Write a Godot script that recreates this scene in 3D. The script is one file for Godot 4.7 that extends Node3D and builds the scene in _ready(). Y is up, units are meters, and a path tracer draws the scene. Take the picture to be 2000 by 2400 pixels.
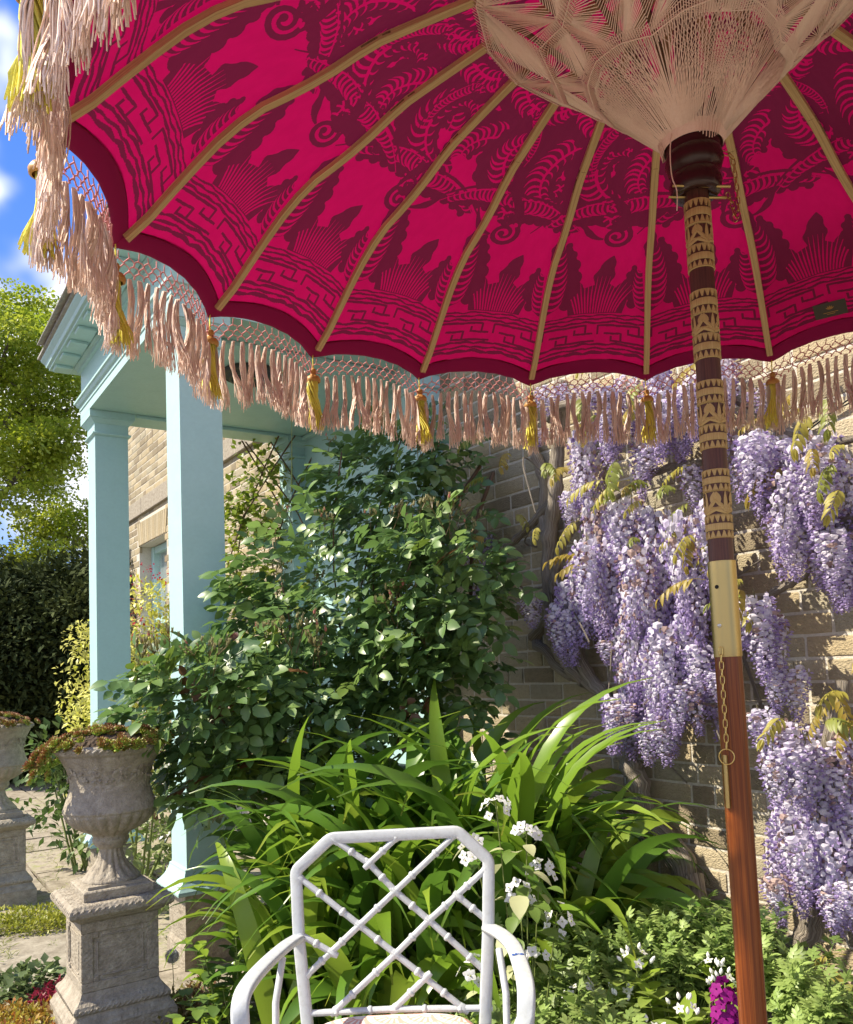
extends Node3D
# A garden terrace in May: a fringed parasol, a white lattice armchair, stone urns, a painted portico and a wisteria on a brick house wall.

class MB:
	var v := PackedVector3Array()
	var u := PackedVector2Array()
	var c := PackedColorArray()
	var t := PackedInt32Array()   # right-handed, outward
	var col := Color(1, 1, 1)
	var coloured := false

	func vert(p: Vector3, uv := Vector2.ZERO) -> int:
		v.push_back(p)
		u.push_back(uv)
		c.push_back(col)
		return v.size() - 1

	func tri(a: int, b: int, d: int) -> void:
		t.push_back(a)
		t.push_back(b)
		t.push_back(d)

	func face(a: Vector3, b: Vector3, d: Vector3) -> void:
		tri(vert(a), vert(b), vert(d))

	func quad(a: Vector3, b: Vector3, d: Vector3, e: Vector3, ua := Vector2.ZERO, ub := Vector2(1, 0), ud := Vector2(1, 1), ue := Vector2(0, 1)) -> void:
		var i := vert(a, ua)
		var j := vert(b, ub)
		var k := vert(d, ud)
		var l := vert(e, ue)
		tri(i, j, k)
		tri(i, k, l)

	func box(x: Transform3D, s: Vector3, b := 0.0) -> void:
		# a box of size s about x, its edges chamfered by b
		var h := s * 0.5
		if b <= 0.0:
			for ax in 3:
				for sg in [-1.0, 1.0]:
					var n := Vector3.ZERO
					n[ax] = sg
					var a := Vector3.ZERO
					a[(ax + 1) % 3] = 1.0
					var d := Vector3.ZERO
					d[(ax + 2) % 3] = sg
					quad(x * ((n - a - d) * h), x * ((n + a - d) * h), x * ((n + a + d) * h), x * ((n - a + d) * h))
			return
		for ax in 3:
			for sg in [-1.0, 1.0]:
				var n := Vector3.ZERO
				n[ax] = sg * h[ax]
				var a := Vector3.ZERO
				a[(ax + 1) % 3] = h[(ax + 1) % 3] - b
				var d := Vector3.ZERO
				d[(ax + 2) % 3] = (h[(ax + 2) % 3] - b) * sg
				quad(x * (n - a - d), x * (n + a - d), x * (n + a + d), x * (n - a + d))
		for ax in 3:
			var a1 := (ax + 1) % 3
			var a2 := (ax + 2) % 3
			for s1 in [-1.0, 1.0]:
				for s2 in [-1.0, 1.0]:
					var p := Vector3.ZERO
					p[a1] = s1 * h[a1]
					p[a2] = s2 * (h[a2] - b)
					var q := Vector3.ZERO
					q[a1] = s1 * (h[a1] - b)
					q[a2] = s2 * h[a2]
					var e := Vector3.ZERO
					e[ax] = (h[ax] - b) * s1 * s2
					quad(x * (p - e), x * (p + e), x * (q + e), x * (q - e))
		for s0 in [-1.0, 1.0]:
			for s1 in [-1.0, 1.0]:
				for s2 in [-1.0, 1.0]:
					var sg := Vector3(s0, s1, s2)
					var k := h - Vector3(b, b, b)
					var p := x * (sg * Vector3(h.x, k.y, k.z))
					var q := x * (sg * Vector3(k.x, h.y, k.z))
					var r := x * (sg * Vector3(k.x, k.y, h.z))
					if s0 * s1 * s2 > 0:
						face(p, q, r)
					else:
						face(p, r, q)

	func tube(pts: Array, rad: Array, sides := 6, cap := true, flat_y := 1.0) -> void:
		# a smooth tube along pts; rad is one radius per point (or a single one)
		var n := pts.size()
		if n < 2:
			return
		var fr: Vector3 = (pts[1] - pts[0]).normalized()
		var side: Vector3 = fr.cross(Vector3.UP)
		if side.length() < 0.05:
			side = fr.cross(Vector3.RIGHT)
		side = side.normalized()
		var first := v.size()
		var len_ := 0.0
		for i in n:
			var d: Vector3 = pts[mini(i + 1, n - 1)] - pts[maxi(i - 1, 0)]
			d = d.normalized()
			side = (side - d * side.dot(d)).normalized()
			var up := side.cross(d)
			if i > 0:
				len_ += (pts[i] - pts[i - 1]).length()
			var r: float = rad[mini(i, rad.size() - 1)]
			for k in sides + 1:
				var a := TAU * k / sides
				vert(pts[i] + (side * cos(a) + up * sin(a) * flat_y) * r, Vector2(float(k) / sides, len_))
		for i in n - 1:
			for k in sides:
				var a := first + i * (sides + 1) + k
				var b := a + sides + 1
				tri(a, b, a + 1)
				tri(a + 1, b, b + 1)
		if cap:
			for e in [0, n - 1]:
				var m := vert(pts[e])
				for k in sides:
					var a: int = first + e * (sides + 1) + k
					if e == 0:
						tri(m, a, a + 1)
					else:
						tri(m, a + 1, a)

	func lathe(prof: Array, segs := 32, lobes := 0) -> void:
		# prof: Vector3(radius, height, lobe depth), from the bottom up
		var first := v.size()
		for i in prof.size():
			for k in segs + 1:
				var a := TAU * k / segs
				var r: float = prof[i].x
				if lobes > 0:
					r *= 1.0 + prof[i].z * (absf(sin(a * lobes * 0.5)) - 0.6)
				vert(Vector3(cos(a) * r, prof[i].y, -sin(a) * r), Vector2(float(k) / segs * 4.0, prof[i].y))
		for i in prof.size() - 1:
			for k in segs:
				var a := first + i * (segs + 1) + k
				var b := a + segs + 1
				tri(a, a + 1, b)
				tri(a + 1, b + 1, b)

	func square(prof: Array, hx: float, hz: float, cx := 0.0, cz := 0.0, caps := true) -> void:
		# prof: Vector2(outward, height) from the bottom up, run round a rectangle with mitred corners
		var cs := [Vector2(1, 1), Vector2(1, -1), Vector2(-1, -1), Vector2(-1, 1)]
		for i in prof.size() - 1:
			for k in 4:
				var a: Vector2 = cs[k]
				var b: Vector2 = cs[(k + 1) % 4]
				var o0: float = prof[i].x
				var o1: float = prof[i + 1].x
				var y0: float = prof[i].y
				var y1: float = prof[i + 1].y
				quad(Vector3(cx + a.x * (hx + o0), y0, cz + a.y * (hz + o0)), Vector3(cx + b.x * (hx + o0), y0, cz + b.y * (hz + o0)), Vector3(cx + b.x * (hx + o1), y1, cz + b.y * (hz + o1)), Vector3(cx + a.x * (hx + o1), y1, cz + a.y * (hz + o1)))
		if caps:
			for e in [0, prof.size() - 1]:
				var o: float = prof[e].x
				var y: float = prof[e].y
				var p := []
				for k in 4:
					p.append(Vector3(cx + cs[k].x * (hx + o), y, cz + cs[k].y * (hz + o)))
				if e == 0:
					quad(p[3], p[2], p[1], p[0])
				else:
					quad(p[0], p[1], p[2], p[3])

	func run(prof: Array, x0: float, x1: float) -> void:
		# prof: Vector2(z, y) going round counter-clockwise as seen from +x, drawn out along x
		for i in prof.size() - 1:
			var a: Vector2 = prof[i]
			var b: Vector2 = prof[i + 1]
			quad(Vector3(x0, a.y, a.x), Vector3(x1, a.y, a.x), Vector3(x1, b.y, b.x), Vector3(x0, b.y, b.x))
		for e in [x0, x1]:
			var poly := PackedVector2Array()
			for i in prof.size() - 1:
				poly.push_back(prof[i])
			var ix := Geometry2D.triangulate_polygon(poly)
			for k in range(0, ix.size(), 3):
				var p := []
				for j in 3:
					p.append(Vector3(e, poly[ix[k + j]].y, poly[ix[k + j]].x))
				var nx: float = (p[1] - p[0]).cross(p[2] - p[0]).x
				if (nx > 0) == (e == x1):
					face(p[0], p[1], p[2])
				else:
					face(p[0], p[2], p[1])

	func leaf(x: Transform3D, len_: float, w: float, fold := 0.25, bend := 0.3, segs := 3) -> void:
		# a pointed oval blade lying along +x with its face to +y
		var first := v.size()
		for j in segs + 1:
			var q := float(j) / segs
			var hw := w * 0.5 * pow(sin(PI * pow(q, 0.8)), 0.75) if j > 0 and j < segs else 0.0
			var y := -bend * q * q * len_
			if j == 0 or j == segs:
				vert(x * Vector3(q * len_, y, 0), Vector2(q, 0.5))
			else:
				vert(x * Vector3(q * len_, y + fold * hw, -hw), Vector2(q, 0))
				vert(x * Vector3(q * len_, y, 0), Vector2(q, 0.5))
				vert(x * Vector3(q * len_, y + fold * hw, hw), Vector2(q, 1))
		for j in segs:
			var a := first if j == 0 else first + 1 + (j - 1) * 3
			var b := first + 1 + j * 3
			if j == 0:
				tri(a, b + 1, b)
				tri(a, b + 2, b + 1)
			elif j == segs - 1:
				tri(a, a + 1, b)
				tri(a + 1, a + 2, b)
			else:
				tri(a, a + 1, b + 1)
				tri(a, b + 1, b)
				tri(a + 1, a + 2, b + 2)
				tri(a + 1, b + 2, b + 1)

	func mesh() -> ArrayMesh:
		var n := PackedVector3Array()
		n.resize(v.size())
		var ix := PackedInt32Array()
		ix.resize(t.size())
		for i in range(0, t.size(), 3):
			var a := t[i]
			var b := t[i + 1]
			var d := t[i + 2]
			var k := (v[b] - v[a]).cross(v[d] - v[a])
			n[a] += k
			n[b] += k
			n[d] += k
			ix[i] = a
			ix[i + 1] = d
			ix[i + 2] = b
		for i in n.size():
			n[i] = n[i].normalized() if n[i].length_squared() > 1e-20 else Vector3.UP
		var ar := []
		ar.resize(Mesh.ARRAY_MAX)
		ar[Mesh.ARRAY_VERTEX] = v
		ar[Mesh.ARRAY_NORMAL] = n
		ar[Mesh.ARRAY_TEX_UV] = u
		if coloured:
			ar[Mesh.ARRAY_COLOR] = c
		ar[Mesh.ARRAY_INDEX] = ix
		var m := ArrayMesh.new()
		m.add_surface_from_arrays(Mesh.PRIMITIVE_TRIANGLES, ar)
		return m


var rng := RandomNumberGenerator.new()
var M := {}
var taken := {}


func rf(a: float, b: float) -> float:
	return rng.randf_range(a, b)


func numbered(called: String) -> String:
	var k: int = taken.get(called, 0)
	taken[called] = k + 1
	return called if k == 0 else "%s_%03d" % [called, k]


func tag(o: Node, label := "", category := "", group := "", kind := "") -> Node:
	if label: o.set_meta("label", label)
	if category: o.set_meta("category", category)
	if group: o.set_meta("group", group)
	if kind: o.set_meta("kind", kind)
	return o


func thing(called: String, label: String, category: String, at := Vector3.ZERO, turn := 0.0, group := "") -> Node3D:
	var o := Node3D.new()
	o.name = numbered(called)
	add_child(o)
	o.position = at
	o.rotation.y = turn
	tag(o, label, category, group)
	return o


func part(parent: Node, called: String, mesh: Mesh, material: Material, x := Transform3D.IDENTITY) -> MeshInstance3D:
	var o := MeshInstance3D.new()
	o.mesh = mesh
	o.material_override = material
	o.transform = x
	if parent == self:
		o.name = numbered(called)
	else:
		var key := str(parent.get_instance_id()) + called
		var k: int = taken.get(key, 0)
		taken[key] = k + 1
		o.name = called if k == 0 else "%s_%03d" % [called, k]
	parent.add_child(o, true)
	return o


func many(parent: Node, called: String, mesh: Mesh, material: Material, places: Array, tints := []) -> MultiMeshInstance3D:
	var mm := MultiMesh.new()
	mm.transform_format = MultiMesh.TRANSFORM_3D
	mm.use_colors = tints.size() > 0
	mm.mesh = mesh
	mm.instance_count = places.size()
	for i in places.size():
		mm.set_instance_transform(i, places[i])
		if tints.size() > 0:
			mm.set_instance_color(i, tints[i])
	var o := MultiMeshInstance3D.new()
	o.multimesh = mm
	o.material_override = material
	o.name = numbered(called) if parent == self else called
	o.set_meta("kind", "stuff")
	parent.add_child(o, true)
	return o


func lin(r: float, g: float, b: float) -> Color:
	return Color(r, g, b).linear_to_srgb()


func look_along(d: Vector3, up := Vector3.UP, at := Vector3.ZERO, s := 1.0) -> Transform3D:
	# +x along d, +y as near up as it can be
	var x := d.normalized()
	var z := x.cross(up)
	if z.length() < 0.02:
		z = x.cross(Vector3.RIGHT)
	z = z.normalized()
	return Transform3D(Basis(x * s, z.cross(x) * s, z * s), at)


func noise_image(sd: int, freq: float, oct: int, size := 256) -> Image:
	var n := FastNoiseLite.new()
	n.seed = sd
	n.noise_type = FastNoiseLite.TYPE_SIMPLEX_SMOOTH
	n.frequency = freq
	n.fractal_octaves = oct
	var im := n.get_seamless_image(size, size, false, false, 0.1, true)
	im.convert(Image.FORMAT_L8)
	return im


func ramp_tex(sd: int, freq: float, oct: int, cols: Array, size := 256, grain := 0.06, spots := 0.0) -> ImageTexture:
	# linear colours along a ramp, laid out by a coarse noise, with a fine grain and optional dark spots
	var a := noise_image(sd, freq, oct, size).get_data()
	var b := noise_image(sd + 7, freq * 7.0, 2, size).get_data()
	var d := noise_image(sd + 13, freq * 2.6, 3, size).get_data()
	var out := PackedByteArray()
	out.resize(size * size * 3)
	var r := RandomNumberGenerator.new()
	r.seed = sd
	for i in size * size:
		var q := clampf(a[i] / 255.0 * 0.75 + d[i] / 255.0 * 0.25, 0.0, 0.9999) * (cols.size() - 1)
		var k := int(q)
		var f := q - k
		var g: float = 1.0 + (b[i] / 255.0 - 0.5) * grain * 4.0 + (r.randf() - 0.5) * grain * 2.0
		if spots > 0.0 and b[i] > 205 and d[i] > 120:
			g *= 1.0 - spots
		var x: Color = cols[k]
		var y: Color = cols[k + 1]
		var e := Color((x.r + (y.r - x.r) * f) * g, (x.g + (y.g - x.g) * f) * g, (x.b + (y.b - x.b) * f) * g).linear_to_srgb()
		out[i * 3] = clampi(int(e.r * 255.0), 0, 255)
		out[i * 3 + 1] = clampi(int(e.g * 255.0), 0, 255)
		out[i * 3 + 2] = clampi(int(e.b * 255.0), 0, 255)
	return ImageTexture.create_from_image(Image.create_from_data(size, size, false, Image.FORMAT_RGB8, out))


func grey_tex(sd: int, freq: float, oct: int, size := 256) -> ImageTexture:
	return ImageTexture.create_from_image(noise_image(sd, freq, oct, size))


func mat(called: String, c: Color, rough := 0.8, spec := 0.5) -> StandardMaterial3D:
	var m := StandardMaterial3D.new()
	m.resource_name = called
	m.albedo_color = Color(c.r, c.g, c.b).linear_to_srgb()
	m.roughness = rough
	m.metallic_specular = spec
	m.cull_mode = BaseMaterial3D.CULL_DISABLED
	M[called] = m
	return m


func tex_mat(called: String, tex: Texture2D, scale: float, rough := 0.85, bump: Texture2D = null, depth := 0.4, world := true, spec := 0.4) -> StandardMaterial3D:
	var m := mat(called, Color(1, 1, 1), rough, spec)
	m.albedo_texture = tex
	m.uv1_triplanar = true
	m.uv1_world_triplanar = world
	m.uv1_scale = Vector3.ONE * scale
	if bump:
		m.heightmap_enabled = true
		m.heightmap_texture = bump
		m.heightmap_scale = depth
	return m


func leaf_mat(called: String, c: Color, rough := 0.42, through := 0.5, spec := 0.5) -> StandardMaterial3D:
	var m := mat(called, c, rough, spec)
	m.backlight_enabled = true
	m.backlight = Color(through, through, through).linear_to_srgb()
	m.vertex_color_use_as_albedo = true
	return m


func bezier(a: Vector3, b: Vector3, d: Vector3, n: int) -> Array:
	var out := []
	for i in n + 1:
		var q := float(i) / n
		out.append(a.lerp(b, q).lerp(b.lerp(d, q), q))
	return out


func smooth_path(p: Array, per := 4) -> Array:
	var out := []
	for i in p.size() - 1:
		var a: Vector3 = p[maxi(i - 1, 0)]
		var b: Vector3 = p[i]
		var d: Vector3 = p[i + 1]
		var e: Vector3 = p[mini(i + 2, p.size() - 1)]
		for k in per:
			var q := float(k) / per
			out.append(b.cubic_interpolate(d, a, e, q))
	out.append(p[p.size() - 1])
	return out


func _ready() -> void:
	rng.seed = 20240521
	# ---- camera
	var cam := Camera3D.new()
	cam.name = "camera"
	cam.projection = Camera3D.PROJECTION_FRUSTUM
	cam.near = 0.05
	cam.far = 400.0
	cam.size = 2.0 * 0.05 * 1200.0 / 1950.0
	cam.frustum_offset = Vector2(0.0, 0.05 * 207.0 / 1950.0)
	cam.transform = Transform3D(Basis(Vector3(0.999173, -0.040530, -0.003190), Vector3(0.040655, 0.996093, 0.078394), Vector3(0.0, -0.078459, 0.996917)), Vector3(0, 1.3, 0))
	add_child(cam)
	cam.current = true
	# ---- sky, sun, exposure
	var env := Environment.new()
	env.background_mode = Environment.BG_SKY
	env.sky = Sky.new()
	env.sky.sky_material = sky_material()
	env.background_energy_multiplier = 1.0
	env.tonemap_mode = Environment.TONE_MAPPER_LINEAR
	env.tonemap_exposure = 1.85
	env.sdfgi_enabled = true
	env.ssao_enabled = true
	env.ssil_enabled = true
	var we := WorldEnvironment.new()
	we.name = "world_environment"
	we.environment = env
	add_child(we)
	var sun := DirectionalLight3D.new()
	sun.name = "sun"
	sun.light_energy = 1.55
	sun.light_color = Color(1.0, 0.955, 0.87)
	sun.light_angular_distance = 0.5
	sun.shadow_enabled = true
	add_child(sun)
	sun.look_at_from_position(Vector3(-0.9995 * cos(deg_to_rad(47.0)), sin(deg_to_rad(47.0)), 0.03 * cos(deg_to_rad(47.0))) * 50.0, Vector3.ZERO)
	materials()
	ground()
	paving()
	seating_terrace()
	house_wall()
	portico()
	far_planting()
	urns()
	parasol()
	chair()
	wisteria()
	rose()
	strap_plant()
	small_plants()


func sky_material() -> PanoramaSkyMaterial:
	var w := 1024
	var h := 512
	var n := FastNoiseLite.new()
	n.seed = 11
	n.noise_type = FastNoiseLite.TYPE_SIMPLEX_SMOOTH
	n.frequency = 1.5
	n.fractal_octaves = 6
	n.fractal_gain = 0.55
	var im := Image.create(w, h, false, Image.FORMAT_RGBF)
	for y in h:
		var el := (0.5 - (y + 0.5) / h) * PI
		for x in w:
			var az := ((x + 0.5) / w - 0.5) * TAU
			var d := Vector3(sin(az) * cos(el), sin(el), -cos(az) * cos(el))
			var up := maxf(d.y, 0.0)
			var blue := Color(0.24, 0.42, 0.78).lerp(Color(0.035, 0.13, 0.50), pow(clampf(up * 1.35, 0, 1), 0.55))
			if el > -0.02:
				var q := Vector3(d.x, d.y * 1.8, d.z) * 1.6
				var f := n.get_noise_3dv(q + Vector3(3.1, 0.4, 1.7))
				var cover := smoothstep(0.02, 0.34, f * 1.3 + 0.40 - absf(el - 0.30) * 0.80)
				var thick := n.get_noise_3dv(q * 1.1 + Vector3(9, 2.0 - 0.25, 4))
				var grey := Color(0.92, 0.92, 0.95).lerp(Color(0.36, 0.42, 0.54), smoothstep(-0.15, 0.45, thick) * 0.8)
				blue = blue.lerp(grey, cover)
			im.set_pixel(x, y, blue)
	var m := PanoramaSkyMaterial.new()
	m.panorama = ImageTexture.create_from_image(im)
	return m


func materials() -> void:
	var fine := grey_tex(5, 0.09, 4)
	var coarse := grey_tex(6, 0.02, 5)
	var m: StandardMaterial3D
	tex_mat("paint", ramp_tex(21, 0.02, 3, [Color(0.36, 0.55, 0.545), Color(0.395, 0.59, 0.58), Color(0.41, 0.605, 0.60)], 256, 0.022), 1.2, 0.42, fine, 0.05)
	tex_mat("slate", ramp_tex(23, 0.03, 4, [Color(0.17, 0.16, 0.155), Color(0.30, 0.285, 0.265), Color(0.42, 0.40, 0.37)]), 2.0, 0.7, coarse, 0.4)
	tex_mat("stone", ramp_tex(31, 0.022, 5, [Color(0.145, 0.122, 0.092), Color(0.26, 0.225, 0.175), Color(0.36, 0.32, 0.255), Color(0.47, 0.44, 0.36)], 512, 0.14, 0.35), 2.2, 0.95, grey_tex(33, 0.12, 4), 0.5)
	tex_mat("stone_dark", ramp_tex(35, 0.022, 5, [Color(0.13, 0.11, 0.085), Color(0.22, 0.19, 0.145), Color(0.33, 0.29, 0.23)], 256, 0.14, 0.35), 2.4, 0.95, grey_tex(33, 0.12, 4), 0.5)
	tex_mat("mortar", ramp_tex(37, 0.05, 3, [Color(0.42, 0.385, 0.32), Color(0.56, 0.52, 0.44), Color(0.64, 0.6, 0.52)]), 4.0, 0.95, fine, 0.3)
	var bricks := [[0.37, 0.31, 0.20], [0.31, 0.26, 0.17], [0.43, 0.365, 0.245], [0.25, 0.205, 0.135], [0.35, 0.31, 0.22], [0.40, 0.325, 0.20]]
	for k in bricks.size():
		var b: Array = bricks[k]
		var c0 := Color(b[0], b[1], b[2])
		tex_mat("brick_%d" % k, ramp_tex(41 + k, 0.03, 4, [c0 * 0.68, c0 * 0.92, c0 * 1.06, c0 * 1.25], 256, 0.09, 0.15), 5.0, 0.92, fine, 0.5)
	tex_mat("flag", ramp_tex(51, 0.018, 5, [Color(0.12, 0.10, 0.075), Color(0.22, 0.19, 0.145), Color(0.34, 0.30, 0.235), Color(0.24, 0.24, 0.12), Color(0.32, 0.36, 0.07)], 512, 0.1, 0.2), 0.9, 0.9, coarse, 0.5)
	tex_mat("flag_b", ramp_tex(53, 0.018, 5, [Color(0.15, 0.125, 0.09), Color(0.28, 0.245, 0.19), Color(0.40, 0.36, 0.285)], 512, 0.1, 0.2), 0.9, 0.9, coarse, 0.5)
	tex_mat("soil", ramp_tex(55, 0.03, 5, [Color(0.035, 0.024, 0.016), Color(0.07, 0.05, 0.034), Color(0.12, 0.09, 0.06)], 256, 0.2), 2.0, 1.0, fine, 2.0)
	tex_mat("bark", ramp_tex(57, 0.03, 4, [Color(0.10, 0.08, 0.06), Color(0.2, 0.165, 0.125), Color(0.33, 0.28, 0.22)], 256, 0.12), 6.0, 0.95, fine, 1.2)
	m = mat("bark_run", Color(1, 1, 1), 0.95)
	m.albedo_texture = streak_tex(59, [Color(0.19, 0.155, 0.12), Color(0.36, 0.31, 0.245), Color(0.55, 0.49, 0.40)])
	m.uv1_scale = Vector3(2.0, 2.2, 1)
	m.heightmap_enabled = true
	m.heightmap_texture = streak_grey(60)
	m.heightmap_scale = 0.9
	m = mat("mahogany", Color(1, 1, 1), 0.38, 0.4)
	m.albedo_texture = streak_tex(61, [Color(0.08, 0.016, 0.003), Color(0.16, 0.038, 0.005), Color(0.225, 0.066, 0.010)])
	m.uv1_scale = Vector3(1.5, 1.1, 1)
	m.clearcoat_enabled = true
	m.clearcoat = 0.2
	m.clearcoat_roughness = 0.15
	m = mat("dark_wood", Color(1, 1, 1), 0.5, 0.5)
	m.albedo_texture = streak_tex(63, [Color(0.05, 0.016, 0.011), Color(0.085, 0.026, 0.017), Color(0.12, 0.04, 0.025)])
	m.uv1_scale = Vector3(1.5, 2.2, 1)
	mat("collar", Color(0.035, 0.012, 0.010), 0.22, 0.5)
	m = mat("carved", Color(1, 1, 1), 0.6)
	m.albedo_texture = streak_tex(65, [Color(0.34, 0.21, 0.075), Color(0.48, 0.33, 0.125), Color(0.58, 0.43, 0.18)])
	m.uv1_scale = Vector3(2, 5, 1)
	m = mat("rib", Color(1, 1, 1), 0.6)
	m.albedo_texture = streak_tex(67, [Color(0.36, 0.235, 0.105), Color(0.50, 0.345, 0.165), Color(0.60, 0.43, 0.22)])
	m.uv1_scale = Vector3(1, 1.5, 1)
	tex_mat("rib_stain", ramp_tex(68, 0.05, 3, [Color(0.07, 0.045, 0.022), Color(0.16, 0.10, 0.05), Color(0.3, 0.2, 0.1)]), 14.0, 0.7)
	m = mat("brass", Color(0.50, 0.37, 0.15), 0.38)
	m.metallic = 1.0
	m = mat("gold_chain", Color(0.62, 0.45, 0.16), 0.3)
	m.metallic = 1.0
	m = mat("steel", Color(0.5, 0.48, 0.45), 0.3)
	m.metallic = 1.0
	mat("hole", Color(0.01, 0.01, 0.01), 0.9)
	tex_mat("cord", ramp_tex(71, 0.08, 3, [Color(0.87, 0.62, 0.50), Color(0.92, 0.74, 0.63), Color(0.93, 0.80, 0.72)]), 9.0, 0.9)
	m = M.cord
	m.backlight_enabled = true
	m.backlight = Color(0.55, 0.55, 0.55)
	m.rim_enabled = true
	m.rim = 0.3
	tex_mat("net_cord", ramp_tex(73, 0.08, 3, [Color(0.66, 0.25, 0.27), Color(0.76, 0.36, 0.36), Color(0.8, 0.44, 0.42)]), 9.0, 0.9)
	m = M.net_cord
	m.backlight_enabled = true
	m.backlight = Color(0.5, 0.5, 0.5)
	tex_mat("yellow_cord", ramp_tex(75, 0.08, 3, [Color(0.90, 0.76, 0.08), Color(0.94, 0.87, 0.16), Color(0.95, 0.90, 0.30)]), 9.0, 0.9)
	m = M.yellow_cord
	m.backlight_enabled = true
	m.backlight = Color(0.6, 0.6, 0.6)
	tex_mat("bead", ramp_tex(77, 0.03, 3, [Color(0.36, 0.17, 0.04), Color(0.48, 0.25, 0.065), Color(0.55, 0.31, 0.09)]), 12.0, 0.45)
	tex_mat("thread", ramp_tex(79, 0.06, 3, [Color(0.76, 0.55, 0.43), Color(0.84, 0.65, 0.53), Color(0.88, 0.71, 0.60)]), 12.0, 0.9)
	m = M.thread
	m.backlight_enabled = true
	m.backlight = Color(0.25, 0.25, 0.25)
	m = mat("canopy", Color(1, 1, 1), 0.85, 0.3)
	m.albedo_texture = canopy_tex()
	m.backlight_enabled = true
	m.backlight = Color(0.76, 0.76, 0.76)
	m.heightmap_enabled = true
	m.heightmap_texture = fine
	m.heightmap_scale = 0.12
	m = mat("hem", Color(0.25, 0.005, 0.070), 0.9, 0.3)
	m.backlight_enabled = true
	m.backlight = Color(0.42, 0.42, 0.42)
	tex_mat("white_paint", ramp_tex(81, 0.03, 4, [Color(0.37, 0.385, 0.35), Color(0.46, 0.49, 0.49), Color(0.50, 0.535, 0.55), Color(0.515, 0.55, 0.565), Color(0.52, 0.555, 0.57)], 256, 0.03, 0.1), 5.0, 0.38, fine, 0.025)
	m = mat("cushion", Color(1, 1, 1), 0.9)
	m.albedo_texture = scallop_tex()
	mat("blue_mark", Color(0.03, 0.09, 0.35), 0.7)
	m = mat("glass", Color(0.75, 0.85, 0.85), 0.05)
	m.albedo_color.a = 0.15
	m.transparency = BaseMaterial3D.TRANSPARENCY_ALPHA
	mat("curtain", Color(0.55, 0.54, 0.50), 0.9)
	mat("lamp_metal", Color(0.035, 0.033, 0.03), 0.5)
	mat("label_cloth", Color(0.06, 0.055, 0.045), 0.9)
	mat("label_gold", Color(0.35, 0.2, 0.05), 0.7)
	mat("wire", Color(0.02, 0.02, 0.02), 0.6)
	# leaves and petals
	leaf_mat("rose_leaf_a", Color(0.145, 0.255, 0.07), 0.38, 0.75, 0.6)
	leaf_mat("rose_leaf_b", Color(0.21, 0.33, 0.085), 0.38, 0.85, 0.6)
	leaf_mat("rose_leaf_c", Color(0.10, 0.185, 0.06), 0.36, 0.65, 0.6)
	leaf_mat("rose_leaf_d", Color(0.13, 0.2, 0.03), 0.4, 0.7)
	leaf_mat("rose_bronze", Color(0.16, 0.075, 0.03), 0.4, 0.7)
	leaf_mat("strap_a", Color(0.19, 0.32, 0.03), 0.3, 0.85)
	leaf_mat("strap_b", Color(0.11, 0.225, 0.028), 0.3, 0.75)
	leaf_mat("strap_c", Color(0.28, 0.40, 0.045), 0.32, 0.9)
	leaf_mat("strap_dry", Color(0.2, 0.12, 0.06), 0.8, 0.5)
	leaf_mat("petal", Color(1, 1, 1), 0.6, 0.75, 0.3)
	leaf_mat("oak_leaf", Color(1, 1, 1), 0.5, 0.9)
	leaf_mat("plain_leaf", Color(1, 1, 1), 0.45, 0.7)
	leaf_mat("yew_leaf", Color(1, 1, 1), 0.8, 0.2, 0.2)
	leaf_mat("wisteria_leaf", Color(0.42, 0.33, 0.07), 0.45, 1.0)
	leaf_mat("wisteria_leaf_b", Color(0.46, 0.42, 0.09), 0.45, 1.0)
	leaf_mat("wisteria_leaf_c", Color(0.27, 0.31, 0.06), 0.45, 0.9)
	leaf_mat("mock_leaf", Color(0.30, 0.40, 0.08), 0.36, 0.85)
	leaf_mat("honesty_green", Color(0.15, 0.24, 0.045), 0.5, 0.7)
	leaf_mat("honesty_cream", Color(0.52, 0.54, 0.3), 0.55, 0.7)
	leaf_mat("shrub_green", Color(0.09, 0.16, 0.035), 0.5, 0.6)
	mat("white_bud", Color(0.8, 0.8, 0.76), 0.5)
	mat("seed", Color(0.75, 0.75, 0.74), 0.9)
	mat("stem_green", Color(0.16, 0.2, 0.05), 0.6)
	mat("stem_brown", Color(0.13, 0.075, 0.04), 0.7)
	mat("stem_red", Color(0.2, 0.06, 0.04), 0.6)


func streak_data(sd: int, w := 256, h := 256) -> PackedByteArray:
	# grain that runs along v
	var n := FastNoiseLite.new()
	n.seed = sd
	n.noise_type = FastNoiseLite.TYPE_SIMPLEX_SMOOTH
	n.frequency = 1.0
	n.fractal_octaves = 3
	var out := PackedByteArray()
	out.resize(w * h)
	for y in h:
		var b := TAU * y / h
		for x in w:
			var a := TAU * x / w
			var q := n.get_noise_3d(cos(a) * 3.2 + cos(b) * 0.25, sin(a) * 3.2, sin(b) * 0.5) * 0.7
			q += n.get_noise_3d(cos(a) * 12.0 + 20.0, sin(a) * 12.0 + sin(b) * 0.7, cos(b) * 0.9) * 0.55
			out[y * w + x] = clampi(int((q * 0.9 + 0.5) * 255.0), 0, 255)
	return out


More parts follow.
